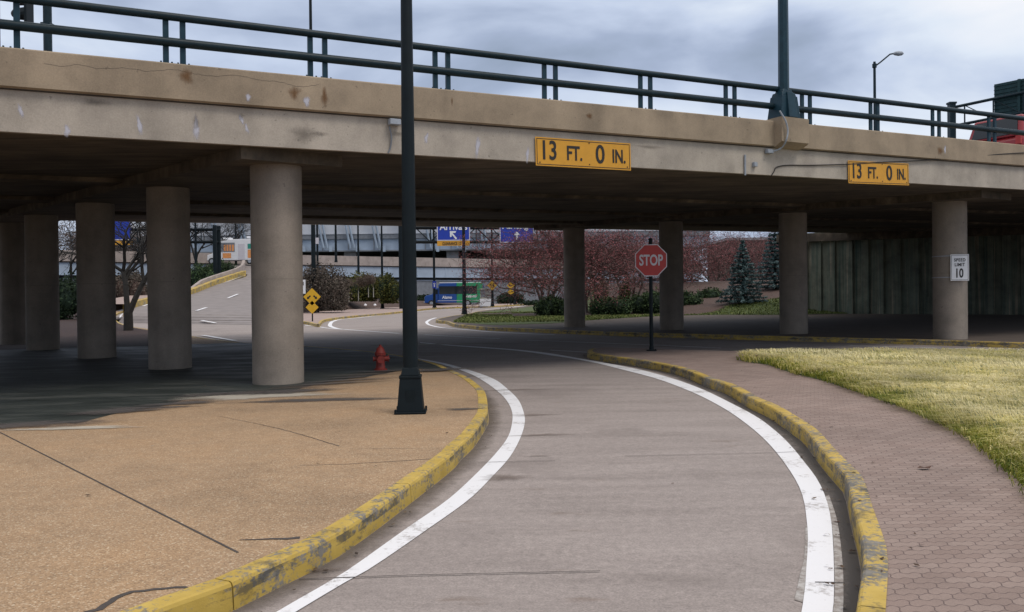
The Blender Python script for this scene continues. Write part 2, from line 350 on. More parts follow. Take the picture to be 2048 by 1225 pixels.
# ------------------------------------------------------------------ object helpers
def tag(o, label=None, cat=None, group=None, kind=None):
    if label: o['label'] = label
    if cat: o['category'] = cat
    if group: o['group'] = group
    if kind: o['kind'] = kind
    return o
def thing(name, loc, label, cat, group=None, rz=0):
    o = bpy.data.objects.new(name, None); COL.objects.link(o)
    o.empty_display_size = .2
    o.location = loc; o.rotation_euler = (0, 0, rz)
    return tag(o, label, cat, group)
class MB:
    """collects shapes; build() links them as ONE mesh object"""
    def __init__(s): s.v = []; s.f = []; s.m = []; s.uv = {}
    def add(s, vs, fs, mi=0):
        n = len(s.v); s.v += [tuple(x) for x in vs]; s.f += [tuple(i + n for i in f) for f in fs]; s.m += [mi] * len(fs); return s
    def box(s, c, d, rz=0, mi=0, taper=1.0, rx=0, ry=0):
        x, y, z = d[0] / 2, d[1] / 2, d[2] / 2
        vs = [Vector((a * x * (taper if k > 0 else 1), b * y * (taper if k > 0 else 1), k * z)) for k in (-1, 1) for a, b in ((-1, -1), (1, -1), (1, 1), (-1, 1))]
        rot = Matrix.Rotation(rz, 3, 'Z') @ Matrix.Rotation(ry, 3, 'Y') @ Matrix.Rotation(rx, 3, 'X')
        vs = [rot @ v + Vector(c) for v in vs]
        return s.add(vs, [(0, 3, 2, 1), (4, 5, 6, 7), (0, 1, 5, 4), (1, 2, 6, 5), (2, 3, 7, 6), (3, 0, 4, 7)], mi)
    def hexa(s, b4, t4, mi=0):
        return s.add(list(b4) + list(t4), [(0, 3, 2, 1), (4, 5, 6, 7), (0, 1, 5, 4), (1, 2, 6, 5), (2, 3, 7, 6), (3, 0, 4, 7)], mi)
    def tube(s, a, b, ra, rb=None, n=10, caps=True, mi=0):
        a, b = Vector(a), Vector(b); rb = ra if rb is None else rb
        d = (b - a).normalized(); u = d.orthogonal().normalized(); w = d.cross(u)
        vs = []
        for p, r in ((a, ra), (b, rb)):
            for i in range(n):
                t = 2 * math.pi * i / n; vs.append(p + (u * math.cos(t) + w * math.sin(t)) * r)
        fs = [(i, (i + 1) % n, n + (i + 1) % n, n + i) for i in range(n)]
        if caps: fs += [tuple(range(n))[::-1], tuple(range(n, 2 * n))]
        return s.add(vs, fs, mi)
    def path(s, pts, r, n=8, mi=0):
        for a, b in zip(pts, pts[1:]): s.tube(a, b, r, r, n, True, mi)
        return s
    def lathe(s, prof, c=(0, 0, 0), n=20, mi=0, axis='Z'):
        c = Vector(c); vs = []
        for r, z in prof:
            for i in range(n):
                t = 2 * math.pi * i / n
                q = (r * math.cos(t), r * math.sin(t), z)
                if axis == 'Y': q = (r * math.cos(t), z, r * math.sin(t))
                if axis == 'X': q = (z, r * math.cos(t), r * math.sin(t))
                vs.append(c + Vector(q))
        fs = []
        for k in range(len(prof) - 1):
            for i in range(n):
                a = k * n + i; b2 = k * n + (i + 1) % n; fs.append((a, b2, b2 + n, a + n))
        fs += [tuple(range(n))[::-1], tuple(range((len(prof) - 1) * n, len(prof) * n))]
        return s.add(vs, fs, mi)
    def prism(s, poly, y0, y1, mi=0):
        """poly in XZ extruded along Y"""
        n = len(poly); vs = [(x, y0, z) for x, z in poly] + [(x, y1, z) for x, z in poly]
        fs = [tuple(range(n)), tuple(range(n, 2 * n))[::-1]] + [(i, n + i, n + (i + 1) % n, (i + 1) % n) for i in range(n)]
        return s.add(vs, fs, mi)
    def strip(s, A, B, mi=0):
        n = len(A); vs = list(A) + list(B)
        return s.add(vs, [(i, i + 1, n + i + 1, n + i) for i in range(n - 1)], mi)
    def build(s, name, mats, parent=None, smooth=False, bevel=0, shift=True, fixn=True):
        me = bpy.data.meshes.new(name); me.from_pydata(s.v, [], s.f)
        if not isinstance(mats, (list, tuple)): mats = [mats]
        for m in mats: me.materials.append(m)
        if len(mats) > 1: me.polygons.foreach_set('material_index', s.m)
        if fixn:
            bm = bmesh.new(); bm.from_mesh(me); bmesh.ops.recalc_face_normals(bm, faces=bm.faces); bm.to_mesh(me); bm.free()
        if smooth: me.polygons.foreach_set('use_smooth', [True] * len(me.polygons))
        me.update()
        o = bpy.data.objects.new(name, me); COL.objects.link(o)
        if smooth:
            e = o.modifiers.new('edges', 'EDGE_SPLIT'); e.split_angle = R(38)
        if bevel:
            bv = o.modifiers.new('bevel', 'BEVEL'); bv.width = bevel; bv.segments = 2; bv.limit_method = 'ANGLE'
        if parent:
            o.parent = parent
            if shift == 'world':
                q = parent; off = Vector((0, 0, 0))
                while q: off += q.location; q = q.parent
                o.location = -off
        return o
def copy_tree(o, parent=None):
    c = o.copy(); COL.objects.link(c)
    if parent: c.parent = parent
    for ch in list(o.children): copy_tree(ch, c)
    return c
def text_obj(txt, size, mat, parent, loc, xs=1.0, off=0.0, rot=(R(90), 0, 0), name='lettering', ext=.002, spacing=1.0):
    cu = bpy.data.curves.new(name, 'FONT'); cu.body = txt; cu.size = size
    cu.align_x = 'CENTER'; cu.align_y = 'CENTER'; cu.extrude = ext; cu.offset = off; cu.resolution_u = 4
    cu.space_character = spacing
    t = bpy.data.objects.new(name, cu); COL.objects.link(t)
    bpy.context.view_layer.update()
    me = bpy.data.meshes.new_from_object(t.evaluated_get(bpy.context.evaluated_depsgraph_get()))
    bpy.data.objects.remove(t); bpy.data.curves.remove(cu)
    me.materials.clear(); me.materials.append(mat)
    xs_ = [v.co.x for v in me.vertices]; ys_ = [v.co.y for v in me.vertices]
    cx = (min(xs_) + max(xs_)) / 2; cy = (min(ys_) + max(ys_)) / 2
    for v in me.vertices: v.co.x = (v.co.x - cx) * xs; v.co.y -= cy
    o = bpy.data.objects.new(name, me); COL.objects.link(o); o.parent = parent
    o.location = loc; o.rotation_euler = rot
    return o
def np_mesh(name, verts, quads, mat, parent=None, rnd=None, shift=None):
    me = bpy.data.meshes.new(name)
    nv = len(verts); nf = len(quads); k = quads.shape[1]
    me.vertices.add(nv); me.vertices.foreach_set('co', verts.astype(np.float32).ravel())
    me.loops.add(nf * k); me.loops.foreach_set('vertex_index', quads.astype(np.int32).ravel())
    me.polygons.add(nf); me.polygons.foreach_set('loop_start', np.arange(0, nf * k, k, dtype=np.int32))
    me.polygons.foreach_set('loop_total', np.full(nf, k, dtype=np.int32))
    me.materials.append(mat)
    if rnd is not None:
        a = me.attributes.new('rnd', 'FLOAT', 'FACE'); a.data.foreach_set('value', rnd.astype(np.float32))
    me.update(calc_edges=True)
    o = bpy.data.objects.new(name, me); COL.objects.link(o)
    if parent:
        o.parent = parent
        if shift == 'world': o.location = -parent.location
    return o
def leaves(centers, size, name, mat, parent, rnd=None, shift=None, aspect=.5, tilt=1.0):
    """small leaf-sized quads at the given centres"""
    n = len(centers)
    d1 = rng.normal(size=(n, 3)); d1[:, 2] *= tilt; d1 /= np.linalg.norm(d1, axis=1)[:, None]
    d2 = rng.normal(size=(n, 3)); d2 -= (d1 * d2).sum(1)[:, None] * d1; d2 /= np.linalg.norm(d2, axis=1)[:, None]
    s = size * rng.uniform(.6, 1.4, n)[:, None]
    a = d1 * s; b = d2 * s * aspect
    v = np.stack([centers - a, centers + b, centers + a, centers - b], 1).reshape(-1, 3)
    q = np.arange(4 * n).reshape(-1, 4)
    return np_mesh(name, v, q, mat, parent, rng.random(n) if rnd is None else rnd, shift)
def sheet(poly, name, mat, dz=0.0, kind='structure', extra=None):
    """flat ground polygon (list of XY points) lying at ground + dz"""
    from mathutils.geometry import tessellate_polygon
    vs = [Vector((p[0], p[1], g(p[0], p[1]) + dz)) for p in poly]
    fs = [tuple(t) for t in tessellate_polygon([[Vector((v.x, v.y, 0)) for v in vs]])]
    mb = MB(); mb.add(vs, fs, 0)
    mats = [mat]
    if extra:
        for em, parts in extra:
            mats.append(em)
            for A, B in parts: mb.strip(A, B, len(mats) - 1)
    o = mb.build(name, mats, fixn=False)
    # all up
    me = o.data; bm = bmesh.new(); bm.from_mesh(me)
    bm.normal_update()
    for f in bm.faces:
        if f.normal.z < 0: f.normal_flip()
    bm.to_mesh(me); bm.free()
    tag(o, kind=kind); return o
def lift(p, dz): return Vector((p[0], p[1], g(p[0], p[1]) + dz))
def stripe(pts, w, dz=.006, n=5):
    c = catmull([Vector((p[0], p[1], 0)) for p in pts], n)
    return [lift(p, dz) for p in offset(c, w / 2)], [lift(p, dz) for p in offset(c, -w / 2)]
def make_kerb(name, pts, side, h=.15, w=.125, seg=2.6, n=6, mat=None):
    """pts = top front edge (XY); body lies on `side` (+1 left of travel)"""
    c = catmull([Vector((p[0], p[1], 0)) for p in pts], n); c = resample(c, .35)
    nn = normals2(c); mb = MB()
    prof = [(-.012, -.03), (-.008, h * .48), (-.004, h - .022), (.004, h - .004), (.018, h + .003), (w, h + .003), (w, h - .08)]
    per = max(2, int(seg / .35)); i = 0
    while i < len(c) - 1:
        j = min(i + per, len(c) - 1)
        ring = []
        for k in range(i, j + 1):
            p = c[k]
            if k == i and i > 0: p = c[k].lerp(c[k + 1], .03)
            ring.append([lift(p + nn[k] * side * a, b) for a, b in prof])
        m = len(prof); vs = [v for r_ in ring for v in r_]; fs = []
        for k in range(len(ring) - 1):
            for q in range(m - 1):
                a = k * m + q; fs.append((a, a + 1, a + 1 + m, a + m))
        fs += [tuple(range(m)), tuple(range((len(ring) - 1) * m, len(ring) * m))]
        k0_ = len(mb.m); mb.add(vs, fs)
        for k in range(len(ring) - 1): mb.m[k0_ + k * (m - 1) + 1] = 1
        i = j
    return tag(mb.build(name, [mat or MT['kerb'], MT['kerbs']]), kind='structure'), c

# ================================================================== GROUND AND ROADS
def plane_mesh(name, xs, ys, dz, mat):
    mb = MB(); vs = [Vector((x, y, g(x, y) + dz)) for y in ys for x in xs]; n = len(xs)
    fs = [(j * n + i, j * n + i + 1, (j + 1) * n + i + 1, (j + 1) * n + i) for j in range(len(ys) - 1) for i in range(n - 1)]
    return tag(mb.add(vs, fs).build(name, mat, fixn=False), kind='structure')
plane_mesh('ground', [-900, -60, 60, 900], [-300, -20, 130, 1500], -.03, MT['soil'])
plane_mesh('road', [-58, 0, 58], [-18, 60, 128], 0, MT['road'])

# kerb fronts (surveyed top front edges)
KA = [(-700, 1700), (-250, 1430), (100, 1300), (314, 1218), (408, 1186), (502, 1149), (589, 1105), (648, 1082), (750, 1018), (833, 959), (901, 910),
      (919, 891), (945, 868), (969, 834), (975, 821), (974, 800), (970, 783), (961, 773), (935, 754), (901, 739), (872, 727), (810, 713), (737, 703), (605, 692), (470, 684),
      (380, 672), (300, 659), (262, 653), (238, 645), (229, 634), (238, 626), (265, 617)]
KB = [(1183, 697), (1175, 701), (1181, 706), (1222, 713), (1281, 720.6), (1359, 736), (1417, 758), (1456, 770.6), (1500, 796), (1539, 813), (1600, 852), (1616, 866),
      (1644, 901), (1679, 939), (1693, 956), (1707, 1015), (1724, 1077), (1727, 1102), (1727, 1130), (1720, 1175), (1712, 1225), (1690, 1330), (1640, 1500), (1500, 1900)]
KC = [(1080, 609), (1035, 614.5), (967, 621.5), (939, 627), (905, 632), (879, 637), (872, 640), (880, 642), (894, 643), (907, 648), (943, 652), (980, 655), (1042, 657), (1110, 660), (1250, 665), (1400, 669), (1560, 673),
      (1727, 677), (1883, 681), (2048, 686), (2300, 693), (2700, 703)]
KD = [(520, 634), (602.6, 642.7), (625, 647), (638, 649), (641.5, 645), (646, 641), (656.6, 638), (682.5, 634.5), (717, 631), (758, 627.7), (799, 623.6), (836, 619.5), (874, 616), (926, 614), (980, 612.5), (1021, 610.5), (1049, 609), (1083, 606.5), (1150, 603)]
ka = [Vector((p.x, p.y, 0)) for p in PL(KA, .15)]; kb = [Vector((p.x, p.y, 0)) for p in PL(KB, .15)]
kc = [Vector((p.x, p.y, 0)) for p in PL(KC, .15)]; kd = [Vector((p.x, p.y, 0)) for p in PL(KD, .15)]
ob, ca = make_kerb('kerb', ka, +1); ob, cb_ = make_kerb('kerb', kb, +1, mat=MT['kerbw'])
ob, cc_ = make_kerb('kerb', kc, +1, mat=MT['kerbw']); ob, cd = make_kerb('kerb', kd, +1)

def inner(c, w=.10): return [p + n * w for p, n in zip(c, normals2(c))]
# A: left platform. pavement, joints, dirt under the bridge
ia = inner(ca)
polyA = ia + [Vector((-38, 62, 0)), Vector((-45, 20, 0)), Vector((-30, -12, 0))]
def crackline(pts, w0, w1, dz, jit=.012, n=10):
    c = resample(catmull(PL(pts, dz), 6), .05); nn = normals2(c); A = []; B = []
    for i, (p, q) in enumerate(zip(c, nn)):
        t = i / max(1, len(c) - 1); w = w0 + (w1 - w0) * t; o = random.uniform(-jit, jit)
        A.append(lift(p + q * (w / 2 + o), dz)); B.append(lift(p + q * (-w / 2 + o), dz))
    return A, B
def straight(a, b, w, dz):
    p, q = P(*a, dz), P(*b, dz); n = Vector((-(q - p).y, (q - p).x, 0)).normalized() * w / 2
    L = [p.lerp(q, i / 8) for i in range(9)]
    return [lift(x + n, dz) for x in L], [lift(x - n, dz) for x in L]
jA = [straight((0, 865), (476, 1105), .016, .150), straight((-300, 760), (0, 865), .012, .150), crackline([(440, 833), (560, 858), (680, 893)], .006, .012, .150, .006),
      crackline([(600, 931), (700, 928), (862, 918)], .008, .012, .150, .006), straight((700, 898), (905, 896), .005, .150),
      crackline([(178, 1225), (205, 1212), (250, 1190), (275, 1183), (320, 1177), (384, 1177)], .045, .025, .150, .02), crackline([(480, 1079), (540, 1078), (600, 1075)], .008, .05, .150, .014)]
sheet(polyA, 'pavement', MT['agg'], .147, extra=[(MT['joint'], jA)])
# dirty strip with the deck's shade painted in, beyond the drip line
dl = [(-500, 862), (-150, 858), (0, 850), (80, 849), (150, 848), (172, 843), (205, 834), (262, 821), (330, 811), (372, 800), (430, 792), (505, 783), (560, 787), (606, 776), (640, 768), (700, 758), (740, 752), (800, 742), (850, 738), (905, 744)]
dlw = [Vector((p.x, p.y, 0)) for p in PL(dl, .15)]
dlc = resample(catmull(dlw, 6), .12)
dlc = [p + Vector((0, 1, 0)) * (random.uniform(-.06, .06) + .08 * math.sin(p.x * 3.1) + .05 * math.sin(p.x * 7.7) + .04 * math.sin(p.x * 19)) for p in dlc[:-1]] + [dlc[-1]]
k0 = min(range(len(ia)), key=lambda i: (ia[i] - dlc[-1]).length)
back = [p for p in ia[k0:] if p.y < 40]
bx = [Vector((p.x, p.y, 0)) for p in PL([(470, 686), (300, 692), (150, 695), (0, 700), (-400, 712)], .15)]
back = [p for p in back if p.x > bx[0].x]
sheet(dlc + back + bx, 'underpass_pavement', MT['dirt_shade'], .151)
# pale washed patch at the foot of the first column
def blob(c, rx, ry, rot, n=40, j=.16, seed=1):
    r_ = random.Random(seed); o = []; ph = [r_.uniform(0, 6.28) for _ in range(4)]
    for i in range(n):
        t = 2 * math.pi * i / n
        k = 1 + j * (math.sin(3 * t + ph[0]) + .6 * math.sin(5 * t + ph[1]) + .5 * math.sin(8 * t + ph[2]))
        x, y = rx * k * math.cos(t), ry * k * math.sin(t)
        o.append(Vector((c[0] + x * math.cos(rot) - y * math.sin(rot), c[1] + x * math.sin(rot) + y * math.cos(rot), 0)))
    return o
def stain_patch(poly, name, mat, dz=None, fn=None):
    c = sum(poly, Vector((0, 0, 0))) / len(poly); n = len(poly)
    f = fn or (lambda p: Vector((p.x, p.y, g(p.x, p.y) + dz)))
    vs = [f(c)] + [f(p) for p in poly]
    me = bpy.data.meshes.new(name); me.from_pydata(vs, [], [(0, i + 1, (i + 1) % n + 1) for i in range(n)])
    me.materials.append(mat); uv = me.uv_layers.new(name='UVMap')
    for L in me.loops: uv.data[L.index].uv = (1, 0) if L.vertex_index == 0 else (0, 0)
    o = bpy.data.objects.new(name, me); COL.objects.link(o); return o
MT['palewash'] = mat_alpha_stain('pale_wash', (.46, .42, .35), (1, 3, 1), .25, .5, .85)
MT['greydirt'] = mat_alpha_stain('grey_dirt', (.08, .07, .065), (1, 2, 1), .3, .55, .8)
MT['browndirt'] = mat_alpha_stain('brown_dirt', (.13, .095, .075), (1, 2, 1), .4, .9, .5)
for (px, py, rx, ry, m, dz, s) in ((500, 792, 1.3, .5, 'palewash', .155, 3), (930, 818, .32, .12, 'greydirt', .155, 4), (150, 856, .8, .15, 'palewash', .155, 5),
                               (1075, 912, .22, .035, 'browndirt', .008, 6), (1010, 955, .3, .2, 'browndirt', .008, 7), (1070, 830, .5, .16, 'browndirt', .008, 8),
                               (1030, 780, .8, .14, 'browndirt', .008, 9), (1085, 870, .6, .1, 'browndirt', .008, 10), (870, 689, 2.2, .35, 'palewash', .008, 11), (640, 800, 1.4, .25, 'greydirt', .155, 12),
                               (300, 815, .8, .14, 'greydirt', .156, 14), (640, 1140, .25, .07, 'browndirt', .008, 13)):
    c = P(px, py, dz)
    tag(stain_patch(blob(c, rx, ry, .1, seed=s), 'pavement_stain' if dz > .1 else 'road_stain', MT[m], dz), kind='structure')
for i in range(22):  # blotches blur the edge of the dirt-and-shade sheet
    a = dlc[int((i + .5) / 22 * (len(dlc) - 1))]
    if a.x < -9: continue
    m_ = ('greydirt', 'greydirt', 'browndirt', 'greydirt')[i % 4]
    tag(stain_patch(blob((a.x + random.uniform(-.3, .3), a.y - random.uniform(-.15, .35), 0), random.uniform(.5, 1.1), random.uniform(.15, .35), .45, seed=60 + i), 'pavement_stain', MT[m_], .157 + .0006 * i), kind='structure')
# B: right island brick walk
ib = inner(cb_)
fb = [Vector((p.x, p.y, 0)) for p in PL([(2700, 716), (2048, 709), (1600, 705), (1450, 702), (1300, 697.5), (1210, 695)], .15)]
polyB = ib + [Vector((30, -12, 0))] + fb
sheet(polyB, 'brick_walk', MT['brick'], .147)
def gutter(name, c, w, mat, side=-1):
    nn = normals2(c); n = len(c); vs = []; 
    for p, q in zip(c, nn):
        vs.append(lift(p + q * side * .016, .003)); 
    for p, q in zip(c, nn): vs.append(lift(p + q * side * w, .003))
    me = bpy.data.meshes.new(name); me.from_pydata(vs, [], [(i, i + 1, n + i + 1, n + i) for i in range(n - 1)]); me.materials.append(mat)
    uv = me.uv_layers.new(name='UVMap')
    for L in me.loops: uv.data[L.index].uv = (1, 0) if L.vertex_index < n else (0, 0)
    o = bpy.data.objects.new(name, me); COL.objects.link(o); return tag(o, kind='structure')
MT['gutter'] = mat_alpha_stain('gutter_dirt', (.075, .066, .060), (1, 1, 1), .25, .75, .8)
MT['gutter2'] = mat_alpha_stain('light_gutter_dirt', (.13, .105, .085), (1, 1, 1), .35, .9, .6)
gutter('gutter_dirt', cb_[8:], .26, MT['gutter']); gutter('gutter_dirt', [p for p in ca if p.y < 22 and p.x > -6], .22, MT['gutter2'])
# C: far right platform (dark paving below the bridge, grass beyond)
ic = inner(cc_)
polyC = ic + [Vector((70, 30, 0)), Vector((70, 118, 0)), Vector((20, 118, 0))]
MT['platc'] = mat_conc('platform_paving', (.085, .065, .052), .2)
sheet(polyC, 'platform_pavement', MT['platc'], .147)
# D: middle sidewalk + mulch behind
idd = inner(cd)
dd = [Vector((p.x, p.y, 0)) for p in PL([(1150, 598.5), (1049, 606), (900, 611), (812, 614), (730, 617.4), (689, 620), (640, 623.6), (605, 626), (520, 630)], .15)]
sheet(idd + dd, 'sidewalk', MT['walk'], .147)

# ---------------- painted lines
def two_edge(L, Rr, n=4, dz=.006):
    a = catmull([Vector((p.x, p.y, 0)) for p in PL(L, dz)], n); b = catmull([Vector((p.x, p.y, 0)) for p in PL(Rr, dz)], n)
    def rs(c, m):
        Ls = [0]
        for p, q in zip(c, c[1:]): Ls.append(Ls[-1] + (q - p).length)
        o = []; j = 0
        for i in range(m):
            s = Ls[-1] * i / (m - 1)
            while j < len(Ls) - 2 and Ls[j + 1] < s: j += 1
            o.append(c[j].lerp(c[j + 1], min(1, (s - Ls[j]) / max(1e-6, Ls[j + 1] - Ls[j]))))
        return o
    m = 90
    return [lift(p, dz) for p in rs(a, m)], [lift(p, dz) for p in rs(b, m)]
L1a = [(200, 1440), (400, 1320), (551, 1225), (680, 1150.5), (750, 1102), (820, 1052), (895, 1000), (945, 955), (989, 910), (1015, 876), (1023.5, 850), (1024.5, 826), (1015.7, 805), (1000, 787), (971, 765), (937, 746.6), (885, 729.6), (838, 719.8), (806, 714.5), (771, 710.5)]
L1b = [(240, 1440), (440, 1320), (589.5, 1225), (707, 1155), (750, 1131), (850, 1062), (937, 1000), (984, 954), (1021, 912.5), (1042, 873), (1049.7, 844.6), (1047, 823.7), (1036.6, 800), (1015.7, 779), (987, 758), (937, 740), (885, 726), (838, 717.5), (806, 712.6), (771, 709)]
L2a = [(840, 686), (898, 691.5), (967, 696.5), (1035, 702), (1100, 710.8), (1180.6, 724), (1246.5, 740), (1307.5, 756), (1356, 773), (1405, 794), (1454, 820.7), (1495.5, 850), (1527, 877), (1557, 910), (1589, 956), (1606, 994), (1613, 1036), (1616, 1080), (1613, 1130), (1609.6, 1181.5), (1602.6, 1225), (1580, 1330), (1520, 1500)]
L2b = [(840, 685), (898, 690), (967, 694.6), (1035, 699.6), (1100, 707), (1180.6, 721), (1271, 737.7), (1344, 757), (1405, 779), (1466, 808.5), (1515, 835), (1554, 864.6), (1583, 893), (1610, 926), (1634, 958), (1651, 994), (1661.6, 1036), (1666, 1085), (1668, 1140), (1668, 1190), (1665, 1225), (1650, 1330), (1600, 1500)]
mb = MB()
for a, b in ((L1a, L1b), (L2a, L2b)): mb.strip(*two_edge(a, b))
def ln(pts, w): mb.strip(*stripe(PL(pts), w))
ln([(1100, 701), (1178, 705.5)], .10); ln([(1055, 681), (1110, 683), (1183, 686), (1310, 691), (1442, 697)], .09)
ln([(850, 670), (932, 675), (1000, 678)], .09); ln([(853, 645), (856, 649), (864, 652), (885, 656), (926, 659.5), (980, 664), (1062, 668.5), (1110, 670)], .16)
ln([(853, 645), (860, 640), (872, 636)], .2)
ln([(1700, 692), (1883, 697), (2048, 702), (2300, 709)], .10)
ln([(590, 648.5), (602.6, 650), (635, 653.7), (656.6, 657), (703, 660.5), (799, 667.5)], .16); ln([(680, 659), (668, 656), (660, 652), (662, 646), (667, 643), (681, 639.5), (717, 636), (771, 630), (810, 625.6), (874, 621), (930, 618)], .22)
ln([(970, 620), (1010, 616.5), (1060, 611)], .25); 
ln([(240, 636), (246, 628), (268, 620)], .14); ln([(1100, 678), (1000, 672), (900, 667)], .0001)
tag(mb.build('road_marking', MT['paint'], fixn=False), kind='structure')
mb = MB()
mb.strip(*two_edge([(1651, 994), (1661.6, 1036), (1667, 1085), (1669, 1140), (1669, 1190), (1666, 1225)], [(1658, 990), (1673, 1036), (1681, 1085), (1686, 1140), (1687, 1190), (1686, 1225)], dz=.004))
mb.strip(*two_edge([(1611, 1050), (1609, 1110), (1600, 1150), (1589, 1200)], [(1618, 1050), (1617, 1110), (1612, 1150), (1606, 1205)], dz=.004))
tag(mb.build('faded_road_marking', MT['faded'], fixn=False), kind='structure')
# slab joints of the road
mb = MB()
for a, b in (((598, 1158), (830, 1150)), ((1610, 903), (1559, 905)), ((1630, 1164), (1690, 1165)), ((1560, 905), (1250, 912)), ((830, 1150), (1200, 1142)), ((955, 925), (1110, 921))):
    mb.strip(*straight(a, b, .010, .009))
tag(mb.build('road_joint', MT['joint'], fixn=False), kind='structure')

# ---------------- ramp rising behind the bridge on the left
rows = [((235, 646), (610, 651), None), ((262, 621), (590, 628), 60), ((293, 609), (575, 612), 68), ((377, 591), (562, 594), 80), ((435, 569), (547, 572), 90), ((495, 550), (535, 553), 98), ((425, 531.5), (545, 533), 105), ((405, 530), (560, 530), 109), ((380, 526), (560, 527), 114)]
LR = []
for (a, b, Y) in rows:
    if Y is None: LR.append((P(*a, .012), P(*b, .012)))
    else: LR.append((Q(*a, Y), Q(*b, Y)))
La = catmull([l for l, r_ in LR], 5); Lb = catmull([r_ for l, r_ in LR], 5)
MT['road2'] = simple('ramp_concrete', (.215, .190, .182), .85, var=.14, scale=1.3, bstr=.1)
mb = MB().strip(La, Lb)
# skirts keep the ramp a solid bank
mb.strip(La, [Vector((p.x, p.y, -1)) for p in La]).strip(Lb, [Vector((p.x, p.y, -1)) for p in Lb])
tag(mb.build('ramp_road', MT['road2']), kind='structure')
from mathutils.bvhtree import BVHTree
rbvh = BVHTree.FromPolygons([tuple(v) for v in mb.v], mb.f)
def on_surface(px, py):
    h = rbvh.ray_cast(Vector((0, 0, CZ)), ray(px, py).normalized())[0]
    return h if h is not None else P(px, py)
def on_ramp(c, o=0.01): return Vector((c.x, c.y, c.z + o))
mb = MB()
def rline(pts, w):  # pts (px,py,Y)
    c = catmull([Q(*p) for p in pts], 5); nn = normals2(c)
    mb.strip([p + n * w / 2 + Vector((0, 0, .02)) for p, n in zip(c, nn)], [p - n * w / 2 + Vector((0, 0, .02)) for p, n in zip(c, nn)])
rline([(272, 619.5, 61), (300, 608.5, 68.5), (379, 591.5, 80), (437, 570, 90), (490, 551.5, 97.5)], .22)
for a_, b_ in (((456, 597), (476, 589)), ((393, 622.5), (413, 616)), ((403, 642), (431, 647)), ((405, 672), (470, 683))):
    p_, q_ = on_surface(*a_), on_surface(*b_); n_ = Vector((-(q_ - p_).y, (q_ - p_).x, 0)).normalized() * .11; u_ = Vector((0, 0, .03))
    mb.strip([p_ + n_ + u_, q_ + n_ + u_], [p_ - n_ + u_, q_ - n_ + u_])
tag(mb.build('ramp_marking', MT['paint'], fixn=False), kind='structure')
# kerb + low parapet on the ramp's left
def world_kerb(name, pts, h, w, mat, kind='structure'):
    c = catmull(pts, 5); nn = normals2(c); mb = MB(); A = []; Bv = []; Cv = []; D = []
    for p, n in zip(c, nn):
        A.append(p + Vector((0, 0, -.3))); Bv.append(p + Vector((0, 0, h))); Cv.append(p + n * w + Vector((0, 0, h))); D.append(p + n * w + Vector((0, 0, -.6)))
    mb.strip(A, Bv).strip(Bv, Cv).strip(Cv, D)
    return tag(mb.build(name, mat), kind=kind)
kerbl = [Q(262, 620.5, 60), Q(293, 608.5, 68), Q(377, 590.5, 80), Q(435, 568, 90), Q(492, 549, 97.6)]
world_kerb('kerb', kerbl, .40, .5, MT['kerb'])
world_kerb('sidewalk', [p + Vector((-.5, .1, 0)) for p in kerbl[:3]], .42, 2.2, MT['walk'])
par = [Q(395, 585, 83.5), Q(412, 579, 86), Q(440, 567, 91), Q(492, 548, 98.2), Q(500, 534, 104)]
c = catmull(par, 4); nn = normals2(c); mb = MB(); hs = [.3 + .50 * min(1, i / 5) for i in range(len(c))]
A = [p + n * .5 + Vector((0, 0, -.5)) for p, n in zip(c, nn)]; B_ = [p + n * .55 + Vector((0, 0, h)) for p, n, h in zip(c, nn, hs)]; C_ = [p + n * .85 + Vector((0, 0, h)) for p, n, h in zip(c, nn, hs)]; D_ = [p + n * .85 + Vector((0, 0, -.5)) for p, n in zip(c, nn)]
mb.strip(A, B_).strip(B_, C_).strip(C_, D_)
tag(mb.build('ramp_parapet', MT['farconc']), 'low pale concrete parapet above the yellow kerb of the climbing ramp', 'parapet')

# ================================================================== THE OVERPASS
N2 = Vector((-.469, .883, 0)); T2 = Vector((.883, .469, 0)); B0 = Vector((-3.83, 14.3, 0)); ANG = math.atan2(.469, .883)
def Bp(t, p, z): v = B0 + T2 * t + N2 * p; return Vector((v.x, v.y, z))
def zs(t, p): return 4.165 + .0152 * t + .026 * p
T0, T1, PW = -32.0, 70.0, 21.2
bridge = thing('overpass', (0, 0, 0), 'wide concrete road overpass on round columns with a tan parapet and two rail pipes', 'overpass')
def bprism(mb, prof, t0=T0, t1=T1, mi=0):
    """prof: list of (p, dz) above soffit level zs"""
    n = len(prof); vs = [Bp(t, p, zs(t, 0) + z) for t in (t0, t1) for p, z in prof]
    fs = [tuple(range(n)), tuple(range(n, 2 * n))] + [(i, n + i, n + (i + 1) % n, (i + 1) % n) for i in range(n)]
    return mb.add(vs, fs, mi)
S = .026
mb = MB(); bprism(mb, [(.10, .01), (.5, .012), (PW - .5, S * (PW - .5)), (PW - .12, S * PW), (PW - .12, S * PW + .62), (.10, .62)])
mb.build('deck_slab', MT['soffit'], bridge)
mb = MB(); bprism(mb, [(0, 0), (.097, 0), (.097, .60), (0, .60)]); bprism(mb, [(PW - .117, S * PW - .01), (PW, S * PW - .01), (PW, S * PW + .6), (PW - .117, S * PW + .6)])
mb.build('fascia', MT['fascia'], bridge)
mb = MB(); bprism(mb, [(-.10, .635), (-.10, 1.165), (-.08, 1.185), (.30, 1.185), (.32, .64), (-.04, .615)])
for z0 in (T0,):
    bprism(mb, [(PW - .32, S * PW + .64), (PW - .30, S * PW + 1.185), (PW + .08, S * PW + 1.185), (PW + .10, S * PW + .635)])
mb.build('parapet', MT['barrier'], bridge)
